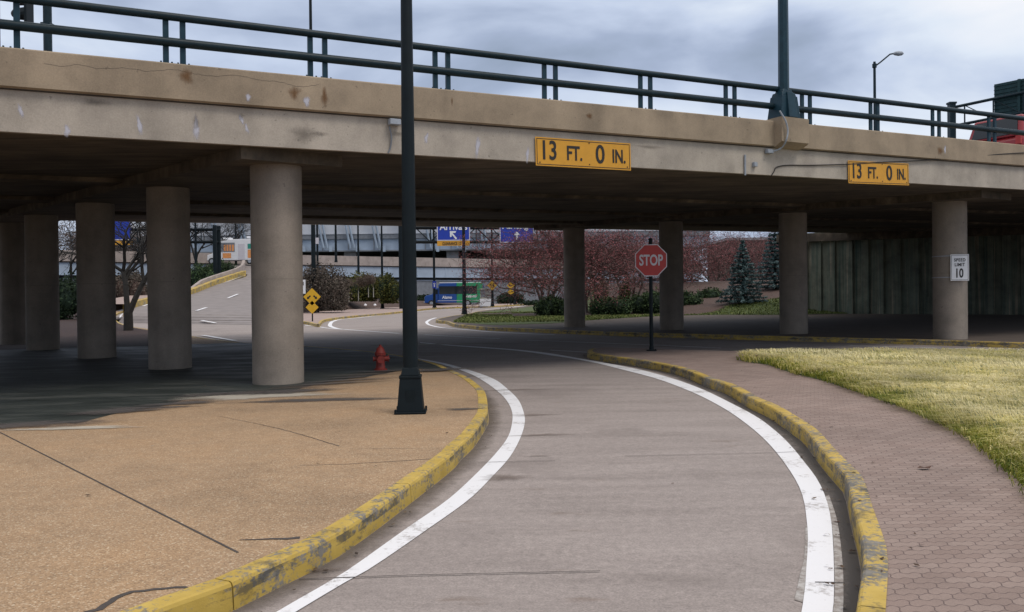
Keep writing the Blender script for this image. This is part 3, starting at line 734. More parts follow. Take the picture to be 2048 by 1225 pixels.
mb = MB(); bprism(mb, [(-.04, .605), (.0, .605), (.0, .63), (-.04, .63)]); mb.build('painted_seam_shadow', MT['joint'], bridge)  # dark strip paints the seam shadow under the parapet lip
mb = MB(); bprism(mb, [(.325, .63), (PW - .33, S * PW + .63), (PW - .33, S * PW + .80), (.325, .80)]); mb.build('roadway', MT['deck'], bridge)
# pilaster under the lamp post
mb = MB(); tP = 11.34
def bbox(mb, t0, t1, p0, p1, z0, z1, mi=0):
    z = zs((t0 + t1) / 2, 0)
    b = [Bp(t0, p0, z + z0), Bp(t1, p0, z + z0), Bp(t1, p1, z + z0), Bp(t0, p1, z + z0)]
    tt = [Bp(t0, p0, z + z1), Bp(t1, p0, z + z1), Bp(t1, p1, z + z1), Bp(t0, p1, z + z1)]
    return mb.hexa(b, tt, mi)
bbox(mb, tP - .46, tP + .36, -.32, .50, .70, 1.24)
mb.hexa([Bp(tP - .46, -.1, zs(tP, 0) + .60), Bp(tP + .36, -.1, zs(tP, 0) + .60), Bp(tP + .36, .2, zs(tP, 0) + .60), Bp(tP - .46, .2, zs(tP, 0) + .60)],
        [Bp(tP - .46, -.32, zs(tP, 0) + .70), Bp(tP + .36, -.32, zs(tP, 0) + .70), Bp(tP + .36, .2, zs(tP, 0) + .70), Bp(tP - .46, .2, zs(tP, 0) + .70)])
mb.build('pilaster', MT['barrier'], bridge)
# girder lines below the slab (shallow downstand beams), cap beams
mb = MB()
for p in (6.2, 11.4, 16.4):
    bprism(mb, [(p - .35, S * p - .10), (p + .35, S * p - .10), (p + .40, S * p + .05), (p - .40, S * p + .05)])
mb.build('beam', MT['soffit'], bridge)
MT['joint2'] = simple('pour_joint', (.17, .145, .12), .9)
colsL = [(555, 15.3), (339, 18.8), (193, 22.5), (85, 26.4), (29, 29.9)]
colsR = [(1900, 25.3), (1587, 29.5), (1343, 33.7), (1149, 37.9)]
def Cxy(px, Y): d = ray(px, 600); return Vector((d.x / d.y * Y, Y, 0))
def tp(v): d = v - B0; return d.dot(T2), d.dot(N2)
for cols in (colsL, colsR):
    pts = [Cxy(*c) for c in cols]; a, b = pts[0], pts[-1]; d = (b - a).normalized(); n = Vector((d.y, -d.x, 0))
    a2 = a - d * 1.30; b2 = b + d * (1.6 if cols is colsR else 2.2)
    while tp(a2)[1] < .36: a2 += d * .02
    while tp(b2)[1] > PW - .4: b2 -= d * .1
    mb = MB(); w = .93
    vs = []
    for q in (a2, b2):
        for s_, dz in ((-1, -.20), (1, -.20), (1, .1), (-1, .1)):
            v = q + n * w * s_; t_, p_ = tp(v); vs.append(Vector((v.x, v.y, zs(t_, p_) + dz)))
    mb.hexa([vs[0], vs[1], vs[5], vs[4]], [vs[3], vs[2], vs[6], vs[7]])
    mb.build('cap_beam', MT['soffit'] if cols is colsR else MT['soffit'], bridge)
    for q in pts:
        zb = g(q.x, q.y) + .12; t_, p_ = tp(q); zt = zs(t_, p_) - .19
        rc = .455 if q.y > 21 else .438
        c = MB().lathe([(rc, zb), (rc, zt)], (q.x, q.y, 0), 40)
        c.build('column', MT['column'], bridge, smooth=True)
        zj = zb + (zt - zb) * .48; MB().lathe([(rc + .0015, zj), (rc + .0015, zj + .008)], (q.x, q.y, 0), 40).build('pour_joint', MT['joint2'], bridge, smooth=True)
# rails and posts
rail = MB()
def railbar(mb, p, z, r):
    ts = np.linspace(T0, 40, 25)
    for a, b in zip(ts, ts[1:]): mb.tube(Bp(a, p, zs(a, 0) + z), Bp(b, p, zs(b, 0) + z), r, r, 12, False)
railbar(rail, .10, 1.95, .062); railbar(rail, .10, 1.555, .070)
ro = rail.build('railing', MT['steel'], bridge, smooth=True)
MT['steel2'] = mat_metal('teal_steel_post', (.013, .040, .058), .4)
pm = None
for k in range(-8, 14):
    tk = .75 + 2.27 * k
    if abs(tk - tP) < .5: continue
    for s_ in (-.125, .125):
        z = zs(tk, 0) + 1.185
        if pm is None:
            m_ = MB(); m_.box((0, 0, .36), (.085, .05, .76)); m_.box((0, 0, .010), (.20, .20, .02)).tube((.08, -.07, .02), (.08, -.07, .055), .014, n=6).tube((-.08, -.07, .02), (-.08, -.07, .055), .014, n=6).tube((.08, .07, .02), (.08, .07, .055), .014, n=6)
            po = m_.build('rail_post', MT['steel2'], ro); pm = po
        else:
            po = pm.copy(); COL.objects.link(po)
        po.parent = ro; v = Bp(tk + s_, .14, z); po.location = v; po.rotation_euler = (0, 0, ANG)
# stains on fascia and parapet
def fpt(t, z, off): return Bp(t, off, z)
def tx(px, off=0.0):   # bridge coordinate t seen at pixel column px on the face p=off
    d = ray(px, 300); k = d.x / d.y; b = B0 + N2 * off
    return (k * b.y - b.x) / (T2.x - k * T2.y)
def zpix(px, py, off=0.0):
    t = tx(px, off); v = Bp(t, off, 0); d = ray(px, py); return t, CZ + d.z * (v.y / d.y)
def face_stain(name, mat, px, py0, py1, w, off, mulx=1.0, seed=0, lean=0):
    t, z0 = zpix(px, py0, off); _, z1 = zpix(px, py1, off); r_ = random.Random(seed + int(px)); poly = []
    n = 26
    for i in range(n):
        a = 2 * math.pi * i / n; k = 1 + .25 * math.sin(3 * a + seed) + r_.uniform(-.15, .15)
        poly.append(Vector((t + w * k * math.cos(a) + lean * math.sin(a), (z0 + z1) / 2 + (z0 - z1) / 2 * (1 + r_.uniform(-.08, .08)) * math.sin(a), 0)))
    o = stain_patch(poly, name, mat, fn=lambda p: Bp(p.x, off - .003, p.y)); o.parent = bridge; return o
for px, a, b, w, ln_ in ((42, 205, 238, .05, -.03), (134, 245, 278, .06, 0), (279, 224, 276, .055, -.03), (393, 226, 286, .07, 0), (484, 228, 252, .05, -.04), (494, 244, 270, .04, -.03),
                    (853, 262, 292, .05, .03), (955, 268, 322, .07, .03), (1055, 292, 330, .05, .02)):
    face_stain('lime_stain', MT['lime'], px, a, b - 0, w * .85, 0, seed=px, lean=ln_)
for px, a, b, w in ((393, 222, 262, .06), (484, 225, 240, .05), (190, 195, 215, .25), (610, 250, 290, .3), (640, 262, 275, .2), (800, 262, 275, .3), (1300, 290, 300, .4)):
    face_stain('dark_stain', MT['drip'], px, a, b, w, 0, seed=px)
for px, a, b, w in ((590, 170, 205, .12), (650, 168, 218, .07), (375, 134, 172, .13), (905, 192, 216, .025), (1180, 225, 240, .1), (1880, 292, 312, .15)):
    face_stain('rust_stain', MT['rust'], px, a, b, w, -.10, seed=px)
for px, a, b, w in ((497, 185, 206, .05), (615, 190, 217, .07), (1890, 290, 310, .05)):
    face_stain('lime_stain', MT['lime'], px, a, b, w, -.10, seed=px)
# hairline crack along the parapet
mb = MB(); pr = None; xs_ = [90, 130, 160, 200, 250, 300, 345, 380, 430, 470, 520, 560, 600, 640]; ys_ = [127, 133, 129, 138, 136, 143, 139, 146, 153, 150, 160, 164, 174, 170]
c = []
for x_, y_ in zip(xs_, ys_):
    t_, z_ = zpix(x_, y_, -.10); c.append(Vector((t_, z_, 0)))
c = resample(catmull(c, 5), .05); A = []; Bv = []
for p in c:
    j = random.uniform(-.008, .008); A.append(Bp(p.x, -.1025, p.y + .0018 + j)); Bv.append(Bp(p.x, -.1025, p.y - .0018 + j))
mb.strip(A, Bv).build('crack', MT['drip'] if False else MT['joint'], bridge)
# tan tops: soffit lamps, small pale fixture seen under the deck
# abutment
pA, pB = P(1560, 627, .15), P(2300, 630, .15)
mb = MB(); dW = Vector((pB.x - pA.x, pB.y - pA.y, 0)); LW = dW.length; dW.normalize(); nW = Vector((dW.y, -dW.x, 0))
if nW.y > 0: nW = -nW
s_ = 0; k = 0; front = []
while s_ < LW:
    w = random.choice((.36, .40, .45)); dep = .0 if k % 2 == 0 else .13
    front += [(s_, dep), (s_ + w, dep)]; s_ += w + .05; k += 1
vb = []; vt = []
for s_, dep in front:
    q = Vector((pA.x, pA.y, 0)) + dW * s_ + nW * dep; zb = g(q.x, q.y) + .1
    vb.append(Vector((q.x, q.y, zb))); vt.append(Vector((q.x, q.y, zs(*tp(q)) + .10)))
mb.strip(vb, vt)
qa, qb = front[0], front[-1]
bk = [Vector((vb[0].x, vb[0].y, vb[0].z)) - nW * .8, Vector((vb[-1].x, vb[-1].y, vb[-1].z)) - nW * .8]
bt = [Vector((b_.x, b_.y, t_.z)) for b_, t_ in zip(bk, (vt[0], vt[-1]))]
mb.add([vb[0], bk[0], bt[0], vt[0]], [(0, 1, 2, 3)]).add([vb[-1], bk[1], bt[1], vt[-1]], [(0, 1, 2, 3)]).add([bk[0], bk[1], bt[1], bt[0]], [(0, 1, 2, 3)])
mb.build('abutment_wall', MT['wall'], bridge)
# ledge above the wall
mb = MB()
q0 = Vector((pA.x, pA.y, 0)) + nW * .30; q1 = q0 + dW * LW
for a_, b_ in ((q0, q1),):
    L_ = [a_ - nW * .2, b_ - nW * .2, b_ + nW * .16, a_ + nW * .16]
    mb.hexa([Vector((v.x, v.y, zs(*tp(v)) - .42)) for v in L_], [Vector((v.x, v.y, zs(*tp(v)) + .05)) for v in L_])
mb.build('bearing_ledge', MT['soffit'], bridge)

# ================================================================== SIGNS ON THE OVERPASS
def face_thing(name, px0, px1, pytop, pybot, off, label, cat, group=None):
    """thing hung on the near face between two pixel columns; returns empty (x along bridge), width, height"""
    t0, z0 = zpix(px0, pytop[0], off); t1, z1 = zpix(px1, pytop[1], off)
    _, zb0 = zpix(px0, pybot[0], off); _, zb1 = zpix(px1, pybot[1], off)
    hgt = ((z0 - zb0) + (z1 - zb1)) / 2; zc = (z0 + z1 + zb0 + zb1) / 4
    c = Bp((t0 + t1) / 2, off, zc)
    return thing(name, c, label, cat, group, ANG), t1 - t0, hgt, math.atan2(((z1 + zb1) - (z0 + zb0)) / 2, t1 - t0)
def frame_poly(mb, w, h, b, y, mi):
    for c, d in (((0, y, h / 2 - b / 2), (w, .003, b)), ((0, y, -h / 2 + b / 2), (w, .003, b)), ((-w / 2 + b / 2, y, 0), (b, .003, h - 2 * b)), ((w / 2 - b / 2, y, 0), (b, .003, h - 2 * b))): mb.box(c, d, mi=mi)
for (a, b_, yt, yb, lab) in ((1071, 1261, (274, 287), (331, 342), 'large yellow vertical clearance plate reading 13 FT. 0 IN. near the middle of the fascia'),
                             (1696, 1817, (322, 327), (366, 372), 'smaller-looking yellow 13 FT. 0 IN. plate crossed by the black cable')):
    t_, w_, h_, tilt = face_thing('clearance_sign', a, b_, yt, yb, -.03, lab, 'sign', 'clearance signs on the overpass')
    sp = MB().box((0, 0, 0), (w_, .006, h_)).build('sign_panel', MT['yellow'], t_)
    m_ = MB(); frame_poly(m_, w_ - .05, h_ - .05, .012, -.005, 0); m_.build('border', MT['black'], t_)
    for s_, x, sz, yo, xs_f in (('13', -.36, .475, .06, .78), ('FT.', -.105, .36, .0, .74), ('0', .165, .475, .03, .88), ('IN.', .37, .345, -.01, .72)):
        k = w_ / 2.2; to = text_obj(s_, sz * h_ / .6 * 1.18, MT['black'], t_, (x * w_, -.008, yo * h_), xs=xs_f, off=.008)
    for x, z in ((-.46, -.38), (.46, -.38), (.05, -.36), (.05, .40)): MB().tube((x * w_, -.012, z * h_), (x * w_, 0, z * h_), .012, n=8).build('bolt', MT['black'], t_)
    for ch in t_.children: ch.matrix_parent_inverse = Matrix.Rotation(-tilt, 4, 'Y')

# conduits, boxes, cable
def bx_thing(name, px, py, w, h, d, label, cat, off=-.03, mat='galv'):
    t0, z0 = zpix(px, py, off); r_ = thing(name, Bp(t0, off, z0), label, cat, None, ANG)
    MB().box((0, -d / 2, 0), (w, d, h)).build('housing', MT[mat], r_, bevel=.006); MB().box((0, -d - .004, 0), (w * .94, .008, h * .9)).build('cover', MT[mat], r_, bevel=.003)
    return r_, t0, z0
def conduit(parent, pts, r, mat='galv', name='conduit'):   # pts (px,py,off)
    w = []
    for px, py, off in pts:
        t0, z0 = zpix(px, py, off); w.append(Bp(t0, off, z0))
    o = MB().path(catmull(w, 5), r).build(name, MT[mat], None, smooth=True)
    o.parent = parent; o.matrix_parent_inverse = (Matrix.Translation(parent.location) @ Matrix.Rotation(parent.rotation_euler.z, 4, 'Z')).inverted()
    return o
j1, _, _ = bx_thing('junction_box', 787, 246, .20, .10, .12, 'grey metal junction box under the parapet beside the tall near lamp post', 'junction box', -.02)
conduit(j1, [(779, 252, -.05), (783, 275, -.04), (781, 295, -.03), (776, 307, -.02)], .014, 'farwall')
j2, _, _ = bx_thing('junction_box', 1535, 304, .16, .09, .1, 'small grey junction box below the lamp pilaster with a pale curved conduit', 'junction box', -.02)
conduit(j2, [(1543, 304, -.06), (1562, 297, -.2), (1572, 283, -.36), (1576, 262, -.38), (1572, 243, -.38), (1566, 232, -.36), (1560, 222, -.34)], .019)
j3, _, _ = bx_thing('junction_box', 1507, 330, .09, .10, .07, 'tiny grey box low on the fascia beside the vertical pipe', 'junction box', -.005)
vp = thing('conduit_pipe', Bp(tx(1490), -.03, zpix(1490, 351)[1]), 'short vertical grey pipe running down the fascia from the parapet', 'pipe', None, ANG)
conduit(vp, [(1490, 310, -.03), (1490, 351, -.03)], .022, name='pipe')
cbp = []
for px, py, off in [(1542, 352, -.01), (1548, 343, -.02), (1553, 335, -.02), (1575, 331, -.02), (1620, 331, -.02), (1695, 329, -.03), (1760, 325, -.04), (1850, 321, -.06), (1950, 313, -.08), (2048, 306, -.12), (2200, 302, -.14)]:
    t0, z0 = zpix(px, py, off); cbp.append(Bp(t0, off, z0))
tag(MB().path(catmull(cbp, 4), .012, 6).build('cable', MT['black']), 'thin black cable strung across the fascia and over the right clearance plate', 'cable')

# ================================================================== LAMP POSTS
def ring_sq(mb, z0, z1, w0, w1): mb.add([(a * w0, b * w0, z0) for a, b in ((-1, -1), (1, -1), (1, 1), (-1, 1))] + [(a * w1, b * w1, z1) for a, b in ((-1, -1), (1, -1), (1, 1), (-1, 1))],
                                         [(0, 3, 2, 1), (4, 5, 6, 7), (0, 1, 5, 4), (1, 2, 6, 5), (2, 3, 7, 6), (3, 0, 4, 7)])
def lamp_post(loc, hgt, label, group=None, rz=0, detail=True, r0_=.098, r1_=.055, arm=True, headrot=0, mat='pole'):
    t_ = thing('street_lamp', loc, label, 'street lamp', group, rz)
    mb = MB(); ring_sq(mb, .02, .44, .168, .132); ring_sq(mb, .44, .48, .139, .139); ring_sq(mb, .48, .58, .118, .095)
    mb.box((0, 0, .012), (.40, .40, .024))
    for a in (-1, 1):
        for b in (-1, 1): mb.tube((a * .185, b * .185, .02), (a * .185, b * .185, .06), .016, n=6)
    mb.build('pedestal', MT[mat], t_, bevel=.008 if detail else 0)
    MB().lathe([(r0_, .5), (r0_ + (r1_ - r0_) * .5, hgt / 2), (r1_, hgt)], n=20).build('pole', MT[mat], t_, smooth=True)
    if arm:
        hx = .9
        a = MB().path([Vector((0, 0, hgt - .1)), Vector((.6, 0, hgt + .35)), Vector((1.5, 0, hgt + .75)), Vector((2.2, 0, hgt + .85))], .035, 8).build('arm', MT[mat], t_, smooth=True)
        MB().lathe([(.02, -.36), (.10, -.25), (.15, 0), (.13, .2), (.05, .34)], (2.5, 0, hgt + .86), 12, axis='X').build('lamp_head', MT['galv'], t_, smooth=True)
    return t_
b0 = P(822, 825, .15)
lp = lamp_post((b0.x, b0.y, b0.z), 9.5, 'tall dark green lamp post with square pedestal on the tan paving right in front', 'dark green lamp posts', rz=R(3))
mb = MB()   # cable hand-hole and small parts on the near one
mb.box((.0, -.152, .22), (.10, .012, .16)); mb.build('hatch', MT['pole'], lp)
# bolted lamp on the pilaster
zt_ = zs(tP, 0) + 1.24; bl = Bp(tP - .05, .02, zt_)
t_ = thing('street_lamp', bl, 'teal lamp post with stepped pedestal bolted to the concrete pilaster of the parapet', 'street lamp', 'dark green lamp posts', ANG)
mb = MB(); mb.box((0, 0, .01), (.62, .5, .02))
mb.hexa([(-.29, -.22, .02), (.29, -.22, .02), (.29, .22, .02), (-.29, .22, .02)], [(-.23, -.18, .52), (.23, -.18, .52), (.23, .18, .52), (-.23, .18, .52)])
mb.hexa([(-.21, -.17, .52), (.21, -.17, .52), (.21, .17, .52), (-.21, .17, .52)], [(-.19, -.15, .60), (.19, -.15, .60), (.19, .15, .60), (-.19, .15, .60)])
mb.hexa([(-.15, -.13, .60), (.15, -.13, .60), (.15, .13, .60), (-.15, .13, .60)], [(-.12, -.11, .68), (.12, -.11, .68), (.12, .11, .68), (-.12, .11, .68)])
mb.hexa([(-.13, -.30, .02), (.13, -.30, .02), (.13, -.2, .02), (-.13, -.2, .02)], [(-.09, -.2, .60), (.09, -.2, .60), (.09, -.14, .60), (-.09, -.14, .60)])
mb.build('pedestal', MT['steel2'], t_, bevel=.01)
MB().lathe([(.125, .02), (.12, .7), (.085, 9.0)], n=8).build('pole', MT['steel2'], t_)
MB().path([Vector((0, 0, 8.9)), Vector((0, .7, 9.4)), Vector((0, 2.2, 9.7))], .04).build('arm', MT['steel2'], t_)
MB().lathe([(.02, -.36), (.10, -.25), (.15, 0), (.13, .2), (.05, .34)], (0, 2.5, 9.7), 12, axis='Y').build('lamp_head', MT['galv'], t_, smooth=True)

# far lamps: (px base, py base, height, label, thin)
far = [(765, 617.5, 9.0, 'dark lamp post beside the olive green bush, on the kerbside walk'),
       (869, 616, 9.2, 'slim dark lamp post at the nose of the blue bus, carrying a small blue sign'),
       (929, 629, 9.0, 'dark lamp post on the grass tip in front of the bus'),
       (985, 613.5, 9.2, 'dark lamp post right of the grey cabinet behind the bus'),
       (1030, 609.5, 9.4, 'dark lamp post partly behind the red crab apple branches')]
src = None
for px, py, hh, lab in far:
    q = P(px, py, .15)
    if src is None:
        src = lamp_post(q, hh, lab, 'dark green lamp posts', rz=R(200), detail=False, r0_=.15, r1_=.09); o = src
    else:
        o = copy_tree(src); tag(o, lab); o.location = q; o.rotation_euler.z = R(random.choice((20, 200)))
for (px, py, Y, lab) in ((472, 531, 108, 'dark lamp post on the ramp in front of the white camper van'), (672, 520, 104, 'thin dark lamp post rising above the brown bush'), (717, 545, 112, 'thin grey-green lamp post behind the olive bush saplings'),
                         (392, 545, 96, 'leftmost thin dark lamp post beside the dark hedge on the ramp')):
    o = copy_tree(src); tag(o, lab); o.location = Q(px, py, Y) - Vector((0, 0, .3))
# high mast seen above the deck too
q = P(628, 622, .15); q = Vector((Q(628, 600, 76).x, 76, g(-17, 76) + .15))
tm = thing('light_mast', q, 'very tall thin dark light mast showing both under and above the overpass', 'light mast')
MB().lathe([(.22, 0), (.16, 14), (.11, 33)], n=10).build('pole', MT['pole'], tm, smooth=True)
MB().box((0, 0, 33.1), (2.2, .5, .2)).build('lamp_head', MT['galv'], tm)
q2 = Vector((Q(636, 600, 78).x, 78, g(-17, 78) + .15))
ts_ = thing('bracket_post', q2, 'short dark post topped by a dark box, beside the tall mast', 'post')
MB().lathe([(.11, 0), (.09, 8.6)], n=8).build('pole', MT['pole'], ts_, smooth=True)
MB().box((.18, 0, 8.7), (1.0, .3, .7)).build('box_head', MT['black'], ts_); MB().box((0, -.13, 6.35), (.32, .03, .55)).build('notice', MT['stopw'], ts_)
# lamp beyond the overpass, right
q = Q(1750, 272, 53)
t_ = thing('street_lamp', (q.x, q.y, .9), 'slender teal street lamp with an angled arm and cobra head standing beyond the overpass', 'street lamp')
ztop = Q(1750, 124, 53).z - .9
MB().lathe([(.12, 0), (.075, ztop)], n=12).build('pole', MT['steel'], t_, smooth=True)
def rel(px, py, Y=53): v = Q(px, py, Y); return Vector((v.x - q.x, 0, v.z - .9))
MB().path([rel(1750, 133), rel(1762, 124), rel(1780, 109), rel(1790, 107)], .045).build('arm', MT['steel'], t_, smooth=True)
MB().lathe([(.13, 0), (.13, .22)], (0, 0, ztop - .35)).build('collar', MT['steel'], t_)
hh = rel(1797, 107.5)
MB().lathe([(.03, -.36), (.11, -.22), (.15, 0), (.12, .2), (.04, .3)], hh, 12, axis='X').build('lamp_head', MT['galv'], t_, smooth=True)
# signal post top left, beyond the far parapet
q = Q(96, 110, 33)
t_ = thing('signal_post', (q.x, q.y, 5.2), 'thick dark post behind the railing at top left with a dark signal head', 'signal post')
MB().lathe([(.155, 0), (.15, 12)], n=12).build('pole', MT['steel'], t_, smooth=True)
MB().box((0, 0, zs(0, 0) * 0 + Q(96, 50, 33).z - 5.2), (.36, .36, .10)).build('collar', MT['steel'], t_)
hz = Q(47, 28, 33); sh = MB(); cx_, cz_ = hz.x - q.x, hz.z - 5.2
sh.box((cx_ + .20, 0, cz_ + .1), (.10, .5, 1.0)); sh.lathe([(.10, -.42), (.20, -.30), (.24, .05), (.27, .16)], (cx_, 0, cz_), 14, axis='X'); sh.box((cx_, 0, cz_ + .52), (.45, .36, .3), taper=.7)
sh.build('signal_head', MT['pole'], t_)
MB().tube((0, 0, cz_ + .9), (cx_, 0, cz_ + .75), .05).tube((cx_, 0, cz_ + .75), (cx_, 0, cz_ + .4), .04).build('arm', MT['steel'], t_)

# gantry on the right with sign backs
Yp = 60; A0 = Q(1903, 207, Yp)
t_ = thing('sign_gantry', (A0.x, A0.y, 1.2), 'teal sign gantry at upper right showing the ribbed back of a sign', 'gantry')
MB().box((0, 0, (A0.z - 1.2) / 2), (.40, .40, A0.z - 1.2)).box((0, 0, A0.z - 1.2), (.5, .5, .12)).build('post', MT['steel'], t_)
gd = Vector((2.9, -4.2, 0)).normalized(); L_ = 16.0
def gp_(s, z): return Vector((gd.x * s, gd.y * s, z - 1.2))
zt1 = Q(1912, 216, Yp).z; zt2 = Q(1912, 253, Yp).z
mb = MB(); mb.tube(gp_(0, zt1), gp_(L_, zt1 + .35), .10).tube(gp_(0, zt2), gp_(L_, zt2 + .35), .10)
for i in range(8):
    a = .9 + i * 1.9
    mb.tube(gp_(a, zt1 + .02), gp_(a, zt2 + .02), .05, n=6); mb.tube(gp_(a, zt1), gp_(a + 1.9, zt2), .035, n=6)
mb.build('truss', MT['steel'], t_)
s0 = 2.75; sgn = MB(); gz_ang = math.atan2(gd.y, gd.x); nrm = Vector((-gd.y, gd.x, 0))
MT['signback'] = mat_metal('teal_sign_back', (.018, .050, .056), .5)
pc = gp_((s0 + 12) / 2, Q(1990, 203, 57.2).z); pc = pc + nrm * .25
sgn.box(pc, (12 - s0, .05, 2.5), gz_ang)
for i in range(10): sgn.box(pc - nrm * .05 + Vector((0, 0, -1.15 + i * .25)), (12 - s0, .05, .05), gz_ang)
for k in (-3.0, -1.0, 1.0, 3.0): sgn.box(pc - nrm * .12 + gd * k, (.16, .14, 2.5), gz_ang)
sgn.build('sign_back', MT['signback'], t_)

# ================================================================== STOP SIGN, SPEED SIGN, HYDRANT
b0 = P(1303, 702, .15); Y0 = b0.y
t_ = thing('stop_sign', b0, 'red octagonal STOP sign on a dark green post at the tip of the brick walk', 'stop sign')
def zrel(py): return Q(1300, py, Y0).z - b0.z
MB().lathe([(.048, 0), (.046, zrel(478))], n=14).build('post', MT['pole'], t_, smooth=True)
MB().lathe([(.13, 0), (.13, .025), (.062, .03), (.056, .11)], n=16).tube((.09, -.02, 0), (.09, -.02, .05), .015).build('base_plate', MT['pole'], t_, smooth=True)
MB().lathe([(.055, zrel(480)), (.055, zrel(478)), (.02, zrel(476.5))], n=14).build('cap', MT['pole'], t_)
zc = zrel(521.3); r8 = .40 / math.cos(math.pi / 8)
def octa(r): return [(r * math.cos(math.pi / 8 + i * math.pi / 4), zc + r * math.sin(math.pi / 8 + i * math.pi / 4)) for i in range(8)]
MB().prism(octa(r8), -.066, -.060).build('border', MT['stopw'], t_)
MB().prism(octa(r8 * .945), -.0695, -.0665).build('face', MT['red'], t_)
text_obj('STOP', .375, MT['stopw'], t_, (0, -.074, zc + .005), xs=.66, off=.009)
# speed limit on the right column
cc = Cxy(1900, 25.3); Yf = 25.3 - .46
pc = Q(1919.5, 535.5, Yf - .06); hgt = Q(1919, 509, Yf).z - Q(1919, 561.5, Yf).z; wid = Q(1937, 535, Yf).x - Q(1902, 535, Yf).x
t_ = thing('speed_limit_sign', pc, 'white SPEED LIMIT 10 sign strapped to the rightmost bridge column', 'sign', None, R(-6))
MB().box((0, 0, 0), (wid, .006, hgt)).build('sign_panel', MT['white'], t_)
m_ = MB(); frame_poly(m_, wid - .04, hgt - .04, .010, -.005, 0); m_.build('border', MT['black'], t_)
text_obj('SPEED', .125, MT['black'], t_, (0, -.008, hgt * .29), xs=.82, off=.003, spacing=1.15)
text_obj('LIMIT', .125, MT['black'], t_, (0, -.008, hgt * .11), xs=.82, off=.003, spacing=1.15)
text_obj('10', .36, MT['black'], t_, (0, -.008, -hgt * .21), xs=.66, off=.008)
mb = MB()
for py in (513.5, 555.5):
    z = Q(1900, py, 25.3).z - pc.z; a = Vector((cc.x - pc.x, cc.y - pc.y, 0))
    a.rotate(Matrix.Rotation(R(6), 3, 'Z')); mb.lathe([(.466, z - .012), (.466, z + .012)], a, 40)
    mb.box((0, .05, z), (.05, .09, .04))
mb.build('strap', MT['galv'], t_)

b0 = P(761, 740.5, .15)
t_ = thing('fire_hydrant', b0, 'worn red fire hydrant standing in the shade at the edge of the underpass paving', 'fire hydrant', None, R(12)); t_.scale = (.88, .88, .90)
s = .93
MB().lathe([(.165 * s, 0), (.165 * s, .03), (.12 * s, .035), (.115 * s, .10), (.105 * s, .12), (.105 * s, .33), (.135 * s, .335), (.135 * s, .365), (.11 * s, .37)], n=22).build('barrel', MT['hyd'], t_, smooth=True)
MB().lathe([(.125 * s, .37), (.13 * s, .385), (.112 * s, .42), (.095 * s, .475), (.055 * s, .515), (.03 * s, .53), (.03 * s, .56), (.012, .565)], n=22).build('bonnet', MT['hyd'], t_, smooth=True)
m_ = MB().tube((0, 0, .25), (.17, -.01, .25), .06, n=14).tube((.17, -.01, .25), (.19, -.01, .25), .078, n=8).tube((.19, -.01, .25), (.215, -.01, .25), .02, n=5); m_.build('side_nozzle', MT['hyd'], t_, smooth=True)
m_ = MB().tube((0, 0, .25), (-.145, .01, .25), .048, n=14).tube((-.145, .01, .25), (-.165, .01, .25), .062, n=8); m_.build('side_nozzle', MT['hyd'], t_, smooth=True)
m_ = MB().tube((0, 0, .24), (.0, -.15, .24), .065, n=14).tube((0, -.15, .24), (0, -.175, .24), .085, n=8); m_.build('front_nozzle', MT['hyd'], t_, smooth=True)
for i in range(8):
    a = i * math.pi / 4 + .2; MB().tube((.126 * s * math.cos(a), .126 * s * math.sin(a), .32), (.126 * s * math.cos(a), .126 * s * math.sin(a), .385), .011, n=6).build('bolt', MT['hyd'], t_)

# warning signs beyond the overpass
def arrow_poly(a, b, w, hw):
    a, b = Vector(a), Vector(b); d = (b - a); L = d.length; d.normalize(); n = Vector((-d.y, d.x)); k = b - d * hw * 1.1
    return [a + n * w / 2, k + n * w / 2, k + n * hw, b, k - n * hw, k - n * w / 2, a - n * w / 2]
def diamond(t_, r, zc, arrows, name='sign_panel', y=-.05):
    p = MB().prism([(r, zc), (0, zc + r), (-r, zc), (0, zc - r)], y, y + .006).build(name, MT['signyel'], t_)
    if arrows:
        m_ = MB()
        for a, b, w, hw in arrows: m_.prism([(v.x * r, zc + v.y * r) for v in arrow_poly(a, b, w, hw)], y - .006, y - .002)
        m_.build('arrow', MT['black'], t_)
def sign_post(px, py, Y, label, cat='sign'):
    q = Q(px, py, Y); return thing('warning_sign', q, label, cat, 'yellow diamond signs'), q
bq = P(625, 643, .15); t_, q = sign_post(625, 643, bq.y, 'two yellow diamonds stacked on one post at the kerb tip, arrows pointing both ways')
def zq(px, py): return Q(px, py, q.y).z - q.z
MB().tube((0, 0, 0), (0, 0, zq(628, 577)), .04, n=8).build('post', MT['pole'], t_)
k = q.y / F
diamond(t_, 17.5 * k, zq(628, 594), [((-.18, .12), (-.58, -.25), .17, .2), ((.18, .12), (.58, -.25), .17, .2)]); diamond(t_, 13 * k, zq(627, 615), [])
q = P(985, 614, .15); q = Vector((q.x, q.y - .6, q.z)); t_ = thing('warning_sign', q, 'yellow diamond sign with two black arrows fixed to a lamp post right of the bus', 'sign', 'yellow diamond signs')
k = q.y / F; MB().tube((0, 0, 0), (0, 0, zq(985, 575)), .05, n=6).build('post', MT['pole'], t_)
diamond(t_, 9.8 * k, Q(985, 571.5, q.y).z - q.z, [((-.15, -.45), (-.3, .45), .16, .2), ((.25, -.45), (.2, .45), .16, .2)])
q = P(1022, 611, .15); t_ = thing('warning_sign', q, 'stacked pair of small yellow diamonds beside the red crab apple tree, upper one with arrows', 'sign', 'yellow diamond signs')
k = q.y / F; MB().tube((0, 0, 0), (0, 0, Q(1022, 568, q.y).z - q.z), .05, n=6).build('post', MT['pole'], t_)
